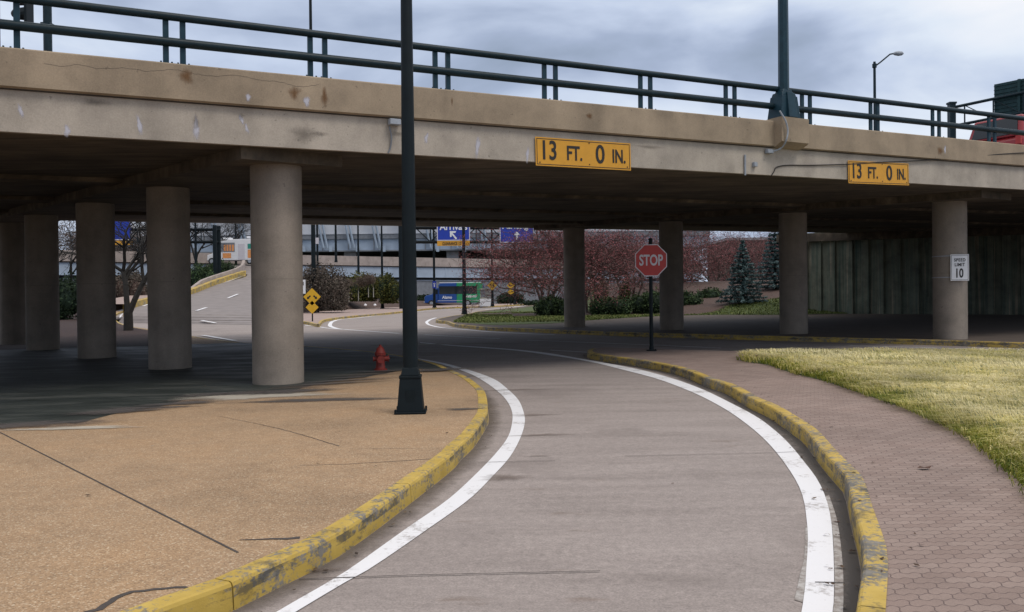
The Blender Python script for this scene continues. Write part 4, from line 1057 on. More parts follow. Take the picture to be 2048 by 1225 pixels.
diamond(t_, 8 * k, Q(1022, 571.5, q.y).z - q.z, [((-.05, -.1), (-.5, .05), .16, .2), ((.05, -.1), (.5, .05), .16, .2)]); diamond(t_, 6.8 * k, Q(1022, 584.5, q.y).z - q.z, [])
q = P(604, 637, .15); q = Vector((q.x, q.y, q.z)); t_ = thing('notice_sign', q, 'narrow white notice on a dark post showing past the first bridge column', 'sign')
MB().tube((0, 0, 0), (0, 0, Q(604, 562, q.y).z - q.z), .05, n=8).build('post', MT['pole'], t_)
z0, z1 = Q(604, 588, q.y).z - q.z, Q(604, 560, q.y).z - q.z
MB().box((-.15, -.07, (z0 + z1) / 2), (.85, .03, z1 - z0)).build('sign_panel', MT['white'], t_); MB().box((0.1, -.09, z0 + (z1 - z0) * .72), (.12, .01, .22)).build('symbol', MT['black'], t_)
q = P(870, 616, .15); q = Vector((q.x, q.y - .45, Q(870, 570, q.y).z)); t_ = thing('small_blue_sign', q, 'small blue sign strapped to the lamp post at the bus nose', 'sign')
MB().box((0, 0, 0), (.40, .03, .75)).build('sign_panel', MT['blue'], t_); MB().box((0, -.02, -.02), (.10, .01, .42)).box((0, -.02, .1), (.22, .01, .1)).build('symbol', MT['white'], t_)
# cabinet
q = P(972, 613, .15); t_ = thing('utility_cabinet', q, 'pale ribbed utility cabinet on a white plinth just behind the bus', 'cabinet')
MB().box((0, 0, .42), (1.35, 1.0, .84)).build('plinth', MT['white'], t_); MB().box((0, 0, 1.42), (1.25, .9, 1.16)).build('housing', MT['sidegrey'], t_)
m_ = MB()
for i in range(6): m_.box((.12 + i * .085, -.46, 1.42), (.03, .03, 1.1))
m_.build('louver', MT['farwall'], t_); MB().box((-.28, -.46, 1.45), (.5, .03, .8)).build('door', MT['farwall'], t_)

# ================================================================== BACKGROUND STRUCTURES
e0, e1 = Vector((-27.6, 114, 0)), Vector((.823, .567, 0))
def wallprism(mb, s0, s1, d0, d1, z0, z1, mi=0):
    nn = Vector((-e1.y, e1.x, 0)); c = [e0 + e1 * s0 + nn * d0, e0 + e1 * s1 + nn * d0, e0 + e1 * s1 + nn * d1, e0 + e1 * s0 + nn * d1]
    return mb.hexa([v + Vector((0, 0, z0)) for v in c], [v + Vector((0, 0, z1)) for v in c], mi)
t_ = thing('elevated_road', (-27.6, 114, 0), 'lower elevated airport road with concrete parapet and blue-grey girder on a grey wall', 'elevated road')
for nm, mt, (s0, s1, d0, d1, z0, z1) in (('parapet', 'farconc', (-70, 75, 0, .5, 6.5, 7.75)), ('deck_slab', 'joint', (-70, 75, .12, 10, 6.38, 6.56)), ('girder', 'girder', (-70, 75, .25, .6, 5.0, 6.38)), ('painted_girder_shadow', 'darkv', (-70, 75, .9, 1.2, 4.6, 5.1)),  # dark bar paints the shadow in the recess below the girder
                                      ('flange', 'girder', (-70, 75, .1, .75, 4.93, 5.03)), ('retaining_wall', 'farwall', (-70, 75, .5, 1.0, -.5, 4.55)), ('coping', 'girder', (-70, 75, .4, 1.1, 4.50, 4.58))):
    m_ = wallprism(MB(), s0, s1, d0, d1, z0, z1)
    if nm == 'retaining_wall':
        for i in range(30): wallprism(m_, -70 + i * 5, -69.95 + i * 5, .47, .5, -.5, 4.5)
    if nm == 'girder':
        for i in range(30): wallprism(m_, -70 + i * 4.6, -69.85 + i * 4.6, .20, .25, 5.03, 6.38)
    m_.build(nm, MT[mt] if nm != 'painted_girder_shadow' else MT['darkv'], t_, shift='world')
YU = 150
t_ = thing('upper_roadway', (0, YU, 0), 'upper elevated terminal roadway with pale glazed panels, slanting struts and a long light girder', 'elevated road')
def ub(mb, x0, x1, y0, y1, z0, z1): return mb.box(((x0 + x1) / 2, (y0 + y1) / 2 - YU, (z0 + z1) / 2), (x1 - x0, y1 - y0, z1 - z0))
def zu(py, px=760, Y=YU): return Q(px, py, Y).z
X0, X1 = -72, 34
ub(MB(), X0, X1, YU, YU + .5, zu(501), zu(478)).build('girder', MT['girder'], t_)
m_ = MB()
for i in range(25): ub(m_, X0 + i * 4.4, X0 + i * 4.4 + .12, YU - .1, YU, zu(500), zu(479))
m_.build('stiffener', MT['girder'], t_)
ub(MB(), X0, X1, YU - .25, YU + .7, zu(503), zu(500.5)).build('flange', MT['farwall'], t_)
ub(MB(), X0, X1, YU - .35, YU + 1, zu(478), zu(467.5)).build('fascia', MT['farwall'], t_)
MT['farfas'] = mat_conc('far_fascia', (.26, .26, .27), .5)
t_.children[-1].data.materials[0] = MT['farfas']
ub(MB(), X0, X1, YU - .45, YU - .30, zu(468.5), zu(466.8)).build('sill', MT['panel'], t_)
m_ = MB(); w_ = 2.2; x = X0
while x < X1: ub(m_, x, x + w_ - .02, YU - .2, YU - .1, zu(467), zu(420)); x += w_
m_.build('glazing', MT['panel'], t_)
ub(MB(), X0, X1, YU + 2, YU + 16, zu(500), zu(496)).build('deck_slab', MT['darkv'], t_)
ub(MB(), X0, X1, YU + 16, YU + 17, 0, zu(497)).build('back_wall', MT['darkv'], t_)  # dark colour of slab and backing paints the shaded void below the roadway
ub(MB(), X0, X1, YU - .5, YU + 16, zu(418), zu(414)).build('roof', MT['farfas'], t_)
def strut(px0, py0, px1, py1):
    a, b = Q(px0, py0, YU - 1.2), Q(px1, py1, YU - .5); m_ = MB()
    for o in (-.32, .32):
        m_.tube(Vector((a.x + o, a.y - YU, a.z)), Vector((b.x + o, b.y - YU, b.z)), .2, n=6)
    m_.box((b.x + .9, b.y - YU - .1, b.z - .1), (.5, .3, 1.0)); return m_.build('strut', MT['girder'], t_)
for i in range(-6, 9): strut(639 + i * 53.5 - 1 * 3, 425, 651 + i * 53.5, 497)
for px in (520, 700, 905, 1100):
    a = Q(px - 12, 500, YU + 1); b = Q(px + 12, 500, YU + 1); m_ = MB(); ub(m_, a.x, b.x, YU + 1, YU + 3, 0, zu(501)); m_.build('pier', MT['farfas'], t_)
# brick building + flat building behind trees at the right
a, b = Q(1455, 480, 118), Q(1660, 480, 118)
t_ = thing('brick_building', ((a.x + b.x) / 2, 124, 0), 'flat roofed red brick building half hidden behind the two blue spruces', 'building')
w_ = b.x - a.x; hz = Q(1480, 480, 118).z
MB().box((0, 0, hz / 2), (w_, 12, hz)).build('wall', MT['brickw'], t_); MB().box((0, 0, hz + .1), (w_ + .4, 12.4, .35)).build('roof', MT['farfas'], t_)
for i in range(6): MB().box((-w_ / 2 + 2 + i * (w_ - 4) / 5, -6.02, hz * .62), (1.4, .1, 1.5)).build('window', MT['glass'], t_)

# ================================================================== SIGN GANTRIES (left and centre)
def gantry(name, label, xs_px, Yg, ytop, ybot, posts, py_base):
    t_ = thing(name, (Q(posts[0], 600, Yg).x, Yg, g(0, Yg)), label, 'gantry'); oz = g(0, Yg); ox = t_.location.x
    def L(px, py): v = Q(px, py, Yg); return Vector((v.x - ox, 0, v.z - oz))
    m_ = MB()
    for d in (0, 1.0):
        for y in (ytop, ybot): m_.tube(L(xs_px[0], y) + Vector((0, d, 0)), L(xs_px[1], y) + Vector((0, d, 0)), .13, n=8)
    n = max(2, int((xs_px[1] - xs_px[0]) / 30))
    for i in range(n):
        p0 = xs_px[0] + (xs_px[1] - xs_px[0]) * i / n; p1 = xs_px[0] + (xs_px[1] - xs_px[0]) * (i + 1) / n
        m_.tube(L(p0, ytop), L(p0, ybot), .06, n=6); m_.tube(L(p0, ytop if i % 2 else ybot), L(p1, ybot if i % 2 else ytop), .06, n=6)
        m_.tube(L(p0, ytop) + Vector((0, 1, 0)), L(p1, ybot) + Vector((0, 1, 0)), .05, n=6)
    m_.build('truss', MT['pole'], t_)
    for p in posts:
        for d in (-.15, 1.15):
            v = L(p, 600); MB().tube((v.x, d, -1), (v.x, d, L(p, ytop - 8).z), .22, n=12).build('post', MT['pole'], t_, smooth=True)
    return t_, L
Yg = 90
t_, L = gantry('sign_gantry', 'dark sign gantry beyond the overpass carrying the blue Arrivals and Parking signs', (800, 1135), Yg, 455.5, 484, [803, 1135], 600)
def road_sign(px0, px1, py0, py1, Yg, label):
    v = Q((px0 + px1) / 2, (py0 + py1) / 2, Yg - .35); s_ = thing('direction_sign', v, label, 'sign', 'blue overhead direction signs')
    k = (Yg - .35) / F; w, h = (px1 - px0) * k, (py1 - py0) * k
    MB().box((0, 0, 0), (w, .08, h)).build('sign_panel', MT['blue'], s_)
    m_ = MB(); frame_poly(m_, w - .02, h - .02, .09, -.045, 0); m_.build('border', MT['stopw'], s_)
    return s_, w, h, k
s_, w, h, k = road_sign(873.5, 940, 416, 482, Yg, 'blue overhead sign reading Arrivals with a white up-left arrow')
def zl(py, c): return Q(900, py, Yg - .4).z - c
text_obj('Arrivals', .98, MT['white'], s_, (0, -.07, zl(453.6, s_.location.z)), xs=.92, off=.02, ext=.01)
m_ = MB(); zc = zl(471, s_.location.z); m_.prism([(v.x, zc + v.y) for v in arrow_poly((.30, -.38), (-.34, .40), .17, .01)], -.07, -.055)
m_.prism([(-.36, zc + .42), (.28, zc + .42), (.20, zc + .24), (-.18, zc + .24), (-.18, zc - .14), (-.36, zc - .2)], -.072, -.056)
m_.build('arrow', MT['white'], s_)
v = Q(907, 487.3, Yg - .4); c_ = thing('clearance_sign', v, "small yellow plate reading CLEARANCE 12'-2\" under the blue Arrivals sign", 'sign')
MB().box((0, 0, 0), (65 * k, .06, 9.5 * k)).build('sign_panel', MT['yellow'], c_); text_obj("CLEARANCE 12'-2\"", .42, MT['black'], c_, (0, -.05, 0), xs=.66, off=.006, ext=.01)
s_, w, h, k = road_sign(999, 1068, 416, 486, Yg, 'blue overhead sign reading Parking half hidden by the red tree')
text_obj('Parking', .98, MT['white'], s_, (-.15, -.07, zl(454.6, s_.location.z)), xs=.92, off=.02, ext=.01)
m_ = MB(); zc = zl(473, s_.location.z); m_.prism([(v.x, zc + v.y) for v in arrow_poly((.0, -.42), (0, .42), .17, .34)], -.07, -.055); m_.build('arrow', MT['white'], s_)
Yg = 96
t_, L = gantry('sign_gantry', 'dark sign gantry at the left carrying blue signs above the ramp', (180, 434), Yg, 459, 484, [432, 180], 600)
s_, w, h, k = road_sign(312, 379.5, 416, 478, Yg, 'blue overhead sign whose right edge shows past the second column')
v = Q(346, 482.5, Yg - .4); c_ = thing('clearance_sign', v, 'small yellow plate whose right end shows past the second column', 'sign'); MB().box((0, 0, 0), (66 * k, .06, 8.5 * k)).build('sign_panel', MT['yellow'], c_)
s_, w, h, k = road_sign(205, 262, 440, 481, Yg, 'blue overhead sign seen through bare branches between the left columns')
m_ = MB(); m_.prism([(x_ * .8, y_ * .8) for x_, y_ in ((-1.1, -.6), (-.7, -.2), (-.6, .1), (-1.0, -.25))], -.07, -.055); m_.build('arrow', MT['white'], s_)
v = Q(240, 486, Yg - .4); c_ = thing('clearance_sign', v, 'small yellow plate with dark lettering seen through bare branches at the left', 'sign'); MB().box((0, 0, 0), (48 * k, .06, 8.5 * k)).build('sign_panel', MT['yellow'], c_)
text_obj("12'-2\"", .40, MT['black'], c_, (.6, -.05, 0), xs=.8, off=.01, ext=.01)

# ================================================================== VEHICLES
def wheel(parent, x, y, r, w=.24, side=-1):
    o = MB().tube((x, y - w / 2, r), (x, y + w / 2, r), r, n=22).build('wheel', MT['rubber'], parent, smooth=True)
    MB().tube((x, y + side * (w / 2 + .005), r), (x, y + side * (w / 2 - .05), r), r * .58, n=16).build('rim', MT['galv'], o)
q = P(908, 612.5, 0)
bus = thing('shuttle_bus', (Q(967, 600, 112).x - 3.72, 112, g(-7, 112)), 'small shuttle bus with blue front half and green rear half', 'bus')
def poly_body(x0, x1, zb, zt, wy, bev=.12):
    return [(x0, zb), (x1, zb), (x1, zt - bev), (x1 - bev, zt), (x0 + bev, zt), (x0, zt - bev)]
MB().prism([(-1.95, .45), (.35, .45), (.35, 2.95), (-1.7, 2.9), (-1.95, 2.75)], -1.15, 1.15).prism([(-3.72, .45), (-1.952, .45), (-1.952, 2.35), (-2.35, 2.30), (-2.75, 1.55), (-3.55, 1.38), (-3.72, 1.2)], -.98, .98).build('front_body', MT['bblue'], bus, bevel=.05)
MB().prism([(.352, .45), (3.7, .45), (3.72, 1.1), (3.66, 2.75), (3.45, 2.98), (.352, 2.95)], -1.15, 1.15).build('rear_body', MT['bgreen'], bus, bevel=.05)
MB().prism([(-1.85, 1.55), (2.95, 1.55), (2.95, 2.55), (-1.85, 2.55)], -1.165, -1.15).build('window', MT['glass'], bus)
MB().prism([(-2.5, 1.55), (-2.05, 1.55), (-2.05, 2.15), (-2.35, 2.15)], -.995, -.98).build('cab_window', MT['glass'], bus)
MB().box((.8, 0, 3.0), (5.2, 2.1, .08)).build('roof_trim', MT['white'], bus); MB().box((3.74, 0, 1.9), (.06, 1.9, 1.7)).build('rear_panel', MT['bblue'], bus)
MB().box((-3.74, -.6, 1.02), (.06, .3, .22)).build('headlight', MT['lamp'], bus); MB().box((-3.76, 0, .55), (.16, 1.9, .22)).build('bumper', MT['galv'], bus)
for x in (-2.85, 1.75):
    for s_ in (-1, 1): wheel(bus, x, s_ * (.88 if x < 0 else 1.05), .40, .26, s_)
MB().box((-.6, -1.16, .72), (2.9, .01, .05)).box((2.1, -1.16, .72), (2.6, .01, .05)).build('stripe', MT['stopw'], bus)
text_obj('Alamo', .52, MT['white'], bus, (-.85, -1.17, 1.15), xs=.9, off=.012, ext=.005); text_obj('National', .50, MT['white'], bus, (2.15, -1.17, 1.28), xs=.85, off=.012, ext=.005)
# camper / service van on the ramp
qv = Q(462, 530, 106.2); van = thing('camper_van', (Q(424, 531, 106.2).x, 106.2, qv.z), 'white camper van with orange and green window graphics at the top of the ramp', 'van')
MB().prism([(1.1, .5), (6.6, .5), (6.6, 3.1), (1.1, 2.95), (.55, 2.75), (.6, 2.1), (1.1, 2.0)], -1.15, 1.15).build('body', MT['white'], van, bevel=.05)
MB().prism([(-.25, .5), (1.1, .5), (1.1, 2.0), (.65, 1.98), (.35, 1.3), (-.2, 1.15)], -1.0, 1.0).build('cab', MT['white'], van, bevel=.05)
MB().box((2.3, -1.16, 2.05), (1.7, .02, 1.1)).build('window', MT['farwall'], van)
m_ = MB()
for i in range(4): m_.box((1.95 + i * .33, -1.175, 1.98), (.22, .01, .75), mi=0)
m_.box((2.2, -1.165, 1.05), (1.0, .01, .6)); m_.box((5.6, -1.165, 1.25), (1.8, .01, 1.0)); m_.build('graphic_panel', MT['orange'], van)
MB().box((5.6, -1.165, 2.15), (1.8, .01, .6)).build('graphic_panel', MT['teal'], van); MB().box((3.95, -1.16, 1.5), (.8, .02, 1.9)).build('door', MT['stopw'], van)
for x in (.35, 4.9):
    for s_ in (-1, 1): wheel(van, x, s_ * 1.0, .40, .26, s_)
for x, z in ((2, 3.05), (4.8, 3.2)): MB().box((x, 0, z + .1), (.9, .9, .22)).build('roof_vent', MT['white'], van, bevel=.03)
# red car on the deck: rear toward the left, driving right
zr = zs(22.6, 0) + .80; qc = Bp(22.7, 2.6, zr + .03)
car = thing('red_car', qc, 'bright red sport utility vehicle driving on the overpass at the right edge', 'car', None, ANG)
m_ = MB(); prof = [(0, .35), (.0, .75), (.06, 1.0), (.16, 1.15), (4.3, 1.02), (4.55, .85), (4.6, .4), (4.3, .3), (.2, .3)]
m_.prism(prof, -.92, .92); m_.build('body', MT['redpaint'], car, bevel=.06)
cab = MB(); bz, tz = 1.13, 1.80
b4 = [(.06, -.90, bz), (3.3, -.90, bz - .06), (3.3, .90, bz - .06), (.06, .90, bz)]; t4 = [(.26, -.78, tz), (2.9, -.78, tz + .02), (2.9, .78, tz + .02), (.26, .78, tz)]
cab.hexa(b4, t4).build('cabin', MT['redpaint'], car, bevel=.05)
def lerp3(a, b, t): return tuple(a[i] + (b[i] - a[i]) * t for i in range(3))
def winq(p0, p1, p2, p3, u0, u1, v0, v1, out):
    c = [lerp3(lerp3(p0, p1, u), lerp3(p3, p2, u), v) for u, v in ((u0, v0), (u1, v0), (u1, v1), (u0, v1))]
    return [tuple(c_[i] + out[i] for i in range(3)) for c_ in c], c
def win(name, a, b, c, d, u0, u1, v0, v1, out):
    o_, i_ = winq(a, b, c, d, u0, u1, v0, v1, out); MB().hexa(i_, o_).build(name, MT['glass'], car)
win('rear_window', b4[3], b4[0], t4[0], t4[3], .08, .92, .10, .88, (-.02, 0, .008))
win('side_window', b4[0], b4[1], t4[1], t4[0], .05, .33, .12, .86, (0, -.02, .008)); win('side_window', b4[0], b4[1], t4[1], t4[0], .37, .62, .12, .86, (0, -.02, .008)); win('side_window', b4[0], b4[1], t4[1], t4[0], .66, .90, .12, .86, (0, -.02, .008))
MB().box((-.02, .12, .80), (.03, .42, .16)).build('number_plate', MT['white'], car); MB().box((-.04, 0, .45), (.16, 1.78, .20)).build('bumper', MT['rubber'], car, bevel=.03)
for s_ in (-1, 1): MB().box((.02, s_ * .82, .98), (.08, .16, .26)).build('tail_light', MT['red'], car)
for x in (.85, 3.65):
    for s_ in (-1, 1): wheel(car, x, s_ * .82, .36, .22, s_)

# ================================================================== VEGETATION
MT['bark2'] = simple('crab_bark', (.12, .10, .085), .9, var=.3, scale=12)
LM = dict(
    crab=mat_leaf('crab_apple_twigs', [(0, (.16, .062, .064)), (.5, (.26, .085, .090)), (.8, (.34, .11, .115)), (1, (.22, .14, .13))]),
    hedge=mat_leaf('hedge_leaves', [(0, (.022, .042, .018)), (.6, (.040, .070, .028)), (1, (.065, .10, .035))]),
    olive=mat_leaf('olive_leaves', [(0, (.035, .045, .012)), (.6, (.080, .085, .020)), (1, (.13, .12, .03))]),
    brown=mat_leaf('brown_twigs', [(0, (.055, .048, .038)), (.6, (.095, .078, .060)), (1, (.13, .10, .085))]),
    spruce=mat_leaf('spruce_needles', [(0, (.030, .060, .060)), (.6, (.060, .105, .110)), (1, (.12, .17, .17))]),
    dark=mat_leaf('dark_shrub', [(0, (.010, .022, .012)), (.6, (.018, .034, .016)), (1, (.03, .05, .02))]),
    cone=mat_leaf('cone_shrub', [(0, (.040, .050, .014)), (.6, (.075, .085, .020)), (1, (.11, .12, .03))]),
    wood=mat_leaf('far_wood', [(0, (.085, .065, .055)), (.6, (.13, .10, .085)), (1, (.17, .12, .10))]),
    blade=mat_leaf('grass_blades', [(0, (.13, .17, .025)), (.3, (.34, .34, .06)), (.50, (.70, .62, .26)), (1, (.88, .80, .52))], .6, .35),
    blade2=mat_leaf('lawn_blades', [(0, (.06, .09, .02)), (.5, (.10, .13, .03)), (1, (.17, .18, .06))], .7),
)
# ---------------- far right lawn and mulch bank
lowe = [(904, 645), (943, 647), (994, 651), (1050, 649), (1110, 647), (1172, 641.5), (1319, 632.6), (1440, 630), (1559, 630), (1640, 628.5)]
lw = catmull([Vector((p.x, p.y, 0)) for p in PL(lowe, .15)], 5); ce = [p for p in inner(cc_, .18)]
upper = catmull([Vector((p.x, p.y, 0)) for p in PL([(895, 637.5), (940, 629.5), (967, 624), (1035, 617), (1080, 612)], .15)], 5)
def inside(x, y, poly):
    c = False; n = len(poly); j = n - 1
    for i in range(n):
        xi, yi = poly[i].x, poly[i].y; xj, yj = poly[j].x, poly[j].y
        if (yi > y) != (yj > y) and x < (xj - xi) * (y - yi) / (yj - yi) + xi: c = not c
        j = i
    return c
LX, LY = [p.x for p in lw], [p.y for p in lw]
def bermh(x, y):
    s = max(0, (x - 10.5) * .10 + (y - 54) * .08 * min(1, max(0, (x - 6) / 5)))
    return min(s, 2.2) * min(1, max(0, (y - float(np.interp(x, LX, LY))) / 4))
def lawn_z(x, y): return g(x, y) + .156 + bermh(x, y)
# grid draped between the lower edge and the far edge
def blob_pts(n, blobs, shell=.55):
    """points in ellipsoid blobs (cx,cy,cz,rx,ry,rz), biased to the outside"""
    vol = np.array([b[3] * b[4] * b[5] for b in blobs]) ** .75; k = rng.choice(len(blobs), n, p=vol / vol.sum())
    d = rng.normal(size=(n, 3)); d /= np.linalg.norm(d, axis=1)[:, None]
    r = rng.random(n) ** (1 / 3); r = shell + (1 - shell) * r
    r *= 1 + .12 * rng.normal(size=n)
    B = np.array(blobs)[k]; return B[:, :3] + d * r[:, None] * B[:, 3:]
def ell_core(blobs, s=.72):
    mb = MB()
    for b in blobs:
        pr = []
        for i in range(7):
            a = -math.pi / 2 + math.pi * i / 6; pr.append((max(.01, math.cos(a)), math.sin(a)))
        n0 = len(mb.v); mb.lathe(pr, n=12)
        for j in range(n0, len(mb.v)):
            v = mb.v[j]; mb.v[j] = (b[0] + v[0] * b[3] * s, b[1] + v[1] * b[4] * s, b[2] + v[2] * b[5] * s)
    return mb
def shrub(name, loc, w, h, label, cat, mat, n=2600, leaf=.10, group=None, depth=None, nb=7, seed=0, core=True, stems=True):
    t_ = thing(name, loc, label, cat, group); r_ = random.Random(seed + int(w * 100)); d = depth or w
    bl = []
    for i in range(nb):
        x = (r_.random() - .5) * w * .7; y = (r_.random() - .5) * d * .6
        hh = h * (1 - .35 * (abs(x) / (w * .5)) ** 2) * r_.uniform(.85, 1.03); rz_ = hh * .52
        bl.append((x, y, hh - rz_, w * r_.uniform(.2, .32), d * r_.uniform(.25, .38), rz_))
    pts = blob_pts(n, bl); pts[:, 2] = np.maximum(pts[:, 2], .05)
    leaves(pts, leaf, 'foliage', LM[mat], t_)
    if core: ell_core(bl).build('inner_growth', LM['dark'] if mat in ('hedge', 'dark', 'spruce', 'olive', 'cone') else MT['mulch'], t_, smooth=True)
    if stems:
        m_ = MB()
        for i in range(7): m_.tube(((r_.random() - .5) * w * .15, 0, 0), ((r_.random() - .5) * w * .5, (r_.random() - .5) * d * .3, h * .6), .03, .012, 5)
        m_.build('stem', MT['bark'], t_)
    return t_
class Tree:
    def __init__(s, seed): s.r = random.Random(seed); s.seg = []; s.tips = []; s.thin = []
    def grow(s, p, d, L, r, lev, maxlev, spread=.6, up=.1, kids=3, curve=.25):
        q = p; n = 3
        for i in range(n):
            d = (d + Vector((s.r.gauss(0, 1), s.r.gauss(0, 1), s.r.gauss(0, .6))) * curve * .35 + Vector((0, 0, up * .25))).normalized()
            e = q + d * L / n; ra = r * (1 - .28 * i / n); rb = r * (1 - .28 * (i + 1) / n)
            s.seg.append((q, e, ra, rb, lev)); q = e
            if lev >= maxlev - 1: s.tips.append(q)
        if lev >= maxlev: s.tips.append(q); return
        for k in range(kids + (1 if s.r.random() < .4 else 0)):
            a = Vector((s.r.gauss(0, 1), s.r.gauss(0, 1), s.r.gauss(0, .7))); a -= a.dot(d) * d
            if a.length < .01: continue
            a.normalize(); nd = (d * (1 - spread * .5) + a * spread).normalized()
            st = q if k == 0 else p.lerp(q, s.r.uniform(.55, 1.0)) if lev == 0 else p.lerp(q, s.r.uniform(.35, 1.0))
            s.grow(st, nd, L * s.r.uniform(.62, .82), r * .58, lev + 1, maxlev, spread, up, kids, curve)
    def mesh(s, lo, hi):
        mb = MB()
        for a, b, ra, rb, lev in s.seg:
            if lo <= lev <= hi: mb.tube(a, b, max(ra, .006), max(rb, .005), 6 if lev < 2 else 3, False)
        return mb
def crab_tree(px, pyb, Y, wpx, pytop, label, seed, nleaf=9000, group='red crab apple trees'):
    nleaf = int(nleaf * 1.5); b = Q(px, pyb, Y); b.z = min(b.z, lawn_z(b.x, b.y) - .03); t_ = thing('crab_apple_tree', b, label, 'tree', group); H_ = Q(px, pytop, Y).z - b.z; Wd = wpx * Y / F
    T = Tree(seed)
    for i in range(5):
        a = 2 * math.pi * i / 5 + T.r.uniform(-.3, .3)
        T.grow(Vector((math.cos(a) * .10, math.sin(a) * .10, 0)), Vector((math.cos(a) * .42, math.sin(a) * .42, 1)).normalized(), H_ * .34, .10, 0, 4, .72, .05, 3, .45)
    zm = max(v.z for v in T.tips); xm = np.percentile([abs(v.x) for v in T.tips], 92)
    sx, sz = Wd / 2 / xm, H_ / zm
    f = lambda v: Vector((v.x * sx, v.y * sx, v.z * sz))
    T.seg = [(f(a), f(b_), ra, rb, l) for a, b_, ra, rb, l in T.seg]; tips = np.array([f(v) for v in T.tips])
    T.mesh(0, 1).build('trunk', MT['bark2'], t_, smooth=True)
    MT.setdefault('twig', simple('crab_twig', (.075, .045, .040), .9))
    T.mesh(2, 4).build('branch', MT['twig'], t_)
    k = rng.integers(0, len(tips), nleaf); c = tips[k] + rng.normal(size=(nleaf, 3)) * np.array([.28, .28, .18]) * (Wd / 9)
    leaves(c, .034, 'crown', LM['crab'], t_, aspect=.8)
    # fine twigs between the berries
    n2 = nleaf // 3; c2 = tips[rng.integers(0, len(tips), n2)] + rng.normal(size=(n2, 3)) * .25
    leaves(c2, .22, 'twigs', MT['twig'], t_, aspect=.045)
    return t_
crab_tree(1090, 632, 57, 285, 432, 'spreading red crab apple tree with several stems in front of the blue Parking sign', 3, 15000)
crab_tree(1178, 629, 60, 230, 430, 'red crab apple tree standing between the two middle right columns', 8, 12000)
crab_tree(1262, 612, 70, 210, 436, 'red crab apple tree behind the STOP sign', 5, 9000)
crab_tree(1375, 606, 76, 200, 437, 'red crab apple tree just right of the third column behind the clipped hedge', 11, 9000)
crab_tree(1437, 600, 82, 190, 445, 'red crab apple tree left of the front blue spruce', 21, 8000)
crab_tree(1530, 600, 92, 190, 452, 'red crab apple tree behind the two blue spruces', 31, 7000)

def spruce(px, pyb, Y, wpx, pytop, label, seed):
    b = Q(px, pyb, Y); b.z = lawn_z(b.x, b.y) - .05; t_ = thing('spruce_tree', b, label, 'tree', 'blue spruces'); H_ = Q(px, pytop, Y).z - b.z; Rb = wpx * Y / F / 2; r_ = random.Random(seed)
    MB().tube((0, 0, 0), (0, 0, H_ * .95), .13, .02, 8).build('trunk', MT['bark'], t_)
    mb = MB(); cs = []; rn = []
    lv = 17
    for i in range(lv):
        f = i / (lv - 1); z = H_ * (.06 + .9 * f); rr = Rb * (1 - f) ** .85 * r_.uniform(.85, 1.1) + .08; nbr = int(13 - 7 * f)
        for k in range(nbr):
            a = 2 * math.pi * (k + r_.random() * .7) / nbr; L_ = rr * r_.uniform(.75, 1.12)
            tip = Vector((math.cos(a) * L_, math.sin(a) * L_, z - L_ * .10 + L_ * L_ * .05)); mb.tube((0, 0, z), tip, .02, .008, 3, False)
            m = int(26 + 60 * L_)
            for j in range(m):
                u = r_.random() ** .6; p = Vector((0, 0, z)).lerp(tip, u); w = .20 * (1 - .55 * u) * (.4 + L_ * .5)
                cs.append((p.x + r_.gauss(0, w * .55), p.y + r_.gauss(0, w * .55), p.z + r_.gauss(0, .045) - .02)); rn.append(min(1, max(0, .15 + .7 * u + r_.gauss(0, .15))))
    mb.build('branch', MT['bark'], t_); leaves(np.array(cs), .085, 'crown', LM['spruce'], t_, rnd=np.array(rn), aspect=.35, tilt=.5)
    return t_
spruce(1486, 599, 56, 84, 478, 'front blue spruce on the mulch bank left of the fourth column', 2)
spruce(1550, 576, 62, 78, 440, 'taller blue spruce cut by the fourth column, behind the front one', 5)

def hedge_at(px0, px1, py0, py1, Y, label, mat='hedge', n=3500, leaf=.075, name='hedge', depth=1.6, group=None, seed=1, cat='hedge', nb=8, core=True):
    a, b = Q((px0 + px1) / 2, py1, Y), Q((px0 + px1) / 2, py0, Y); w = (px1 - px0) * Y / F
    return shrub(name, a, w, b.z - a.z, label, cat, mat, n, leaf, group, depth, nb, seed, core)
G = 'clipped green hedges by the crab apples'
hedge_at(1076, 1134, 592, 634, 55.5, 'dark clipped hedge at the foot of the multi-stemmed crab apple', group=G, seed=1)
hedge_at(1180, 1262, 592, 633, 56, 'clipped hedge just right of the leftmost right-hand column', group=G, seed=2, n=4500)
hedge_at(1245, 1345, 582, 632, 57, 'broad rounded hedge directly behind the STOP post', group=G, seed=3, n=5500)
hedge_at(1340, 1400, 580, 622, 59, 'lower clipped hedge right of the third column', group=G, seed=4)
hedge_at(1385, 1455, 575, 612, 62, 'clipped hedge left of the front blue spruce', group=G, seed=5)
hedge_at(1190, 1222, 558, 604, 68, 'yellow-green conical shrub behind the hedges, left one', 'cone', 2200, .08, 'cone_shrub', 2, 'conical shrubs', 6, 'shrub', 4)
hedge_at(1238, 1262, 562, 604, 69, 'yellow-green conical shrub behind the STOP post, right one', 'cone', 2000, .08, 'cone_shrub', 2, 'conical shrubs', 7, 'shrub', 4)
hedge_at(996, 1048, 584, 610, 118, 'dark low hedge against the grey wall behind the stacked yellow diamonds', 'dark', 2500, .14, seed=8)
hedge_at(832, 872, 588, 611, 118, 'dark low hedge against the grey wall ahead of the bus nose', 'dark', 2200, .14, seed=9)
hedge_at(1048, 1180, 598, 612, 108, 'long low dark hedge behind the crab apple stems', 'dark', 2600, .14, seed=19)
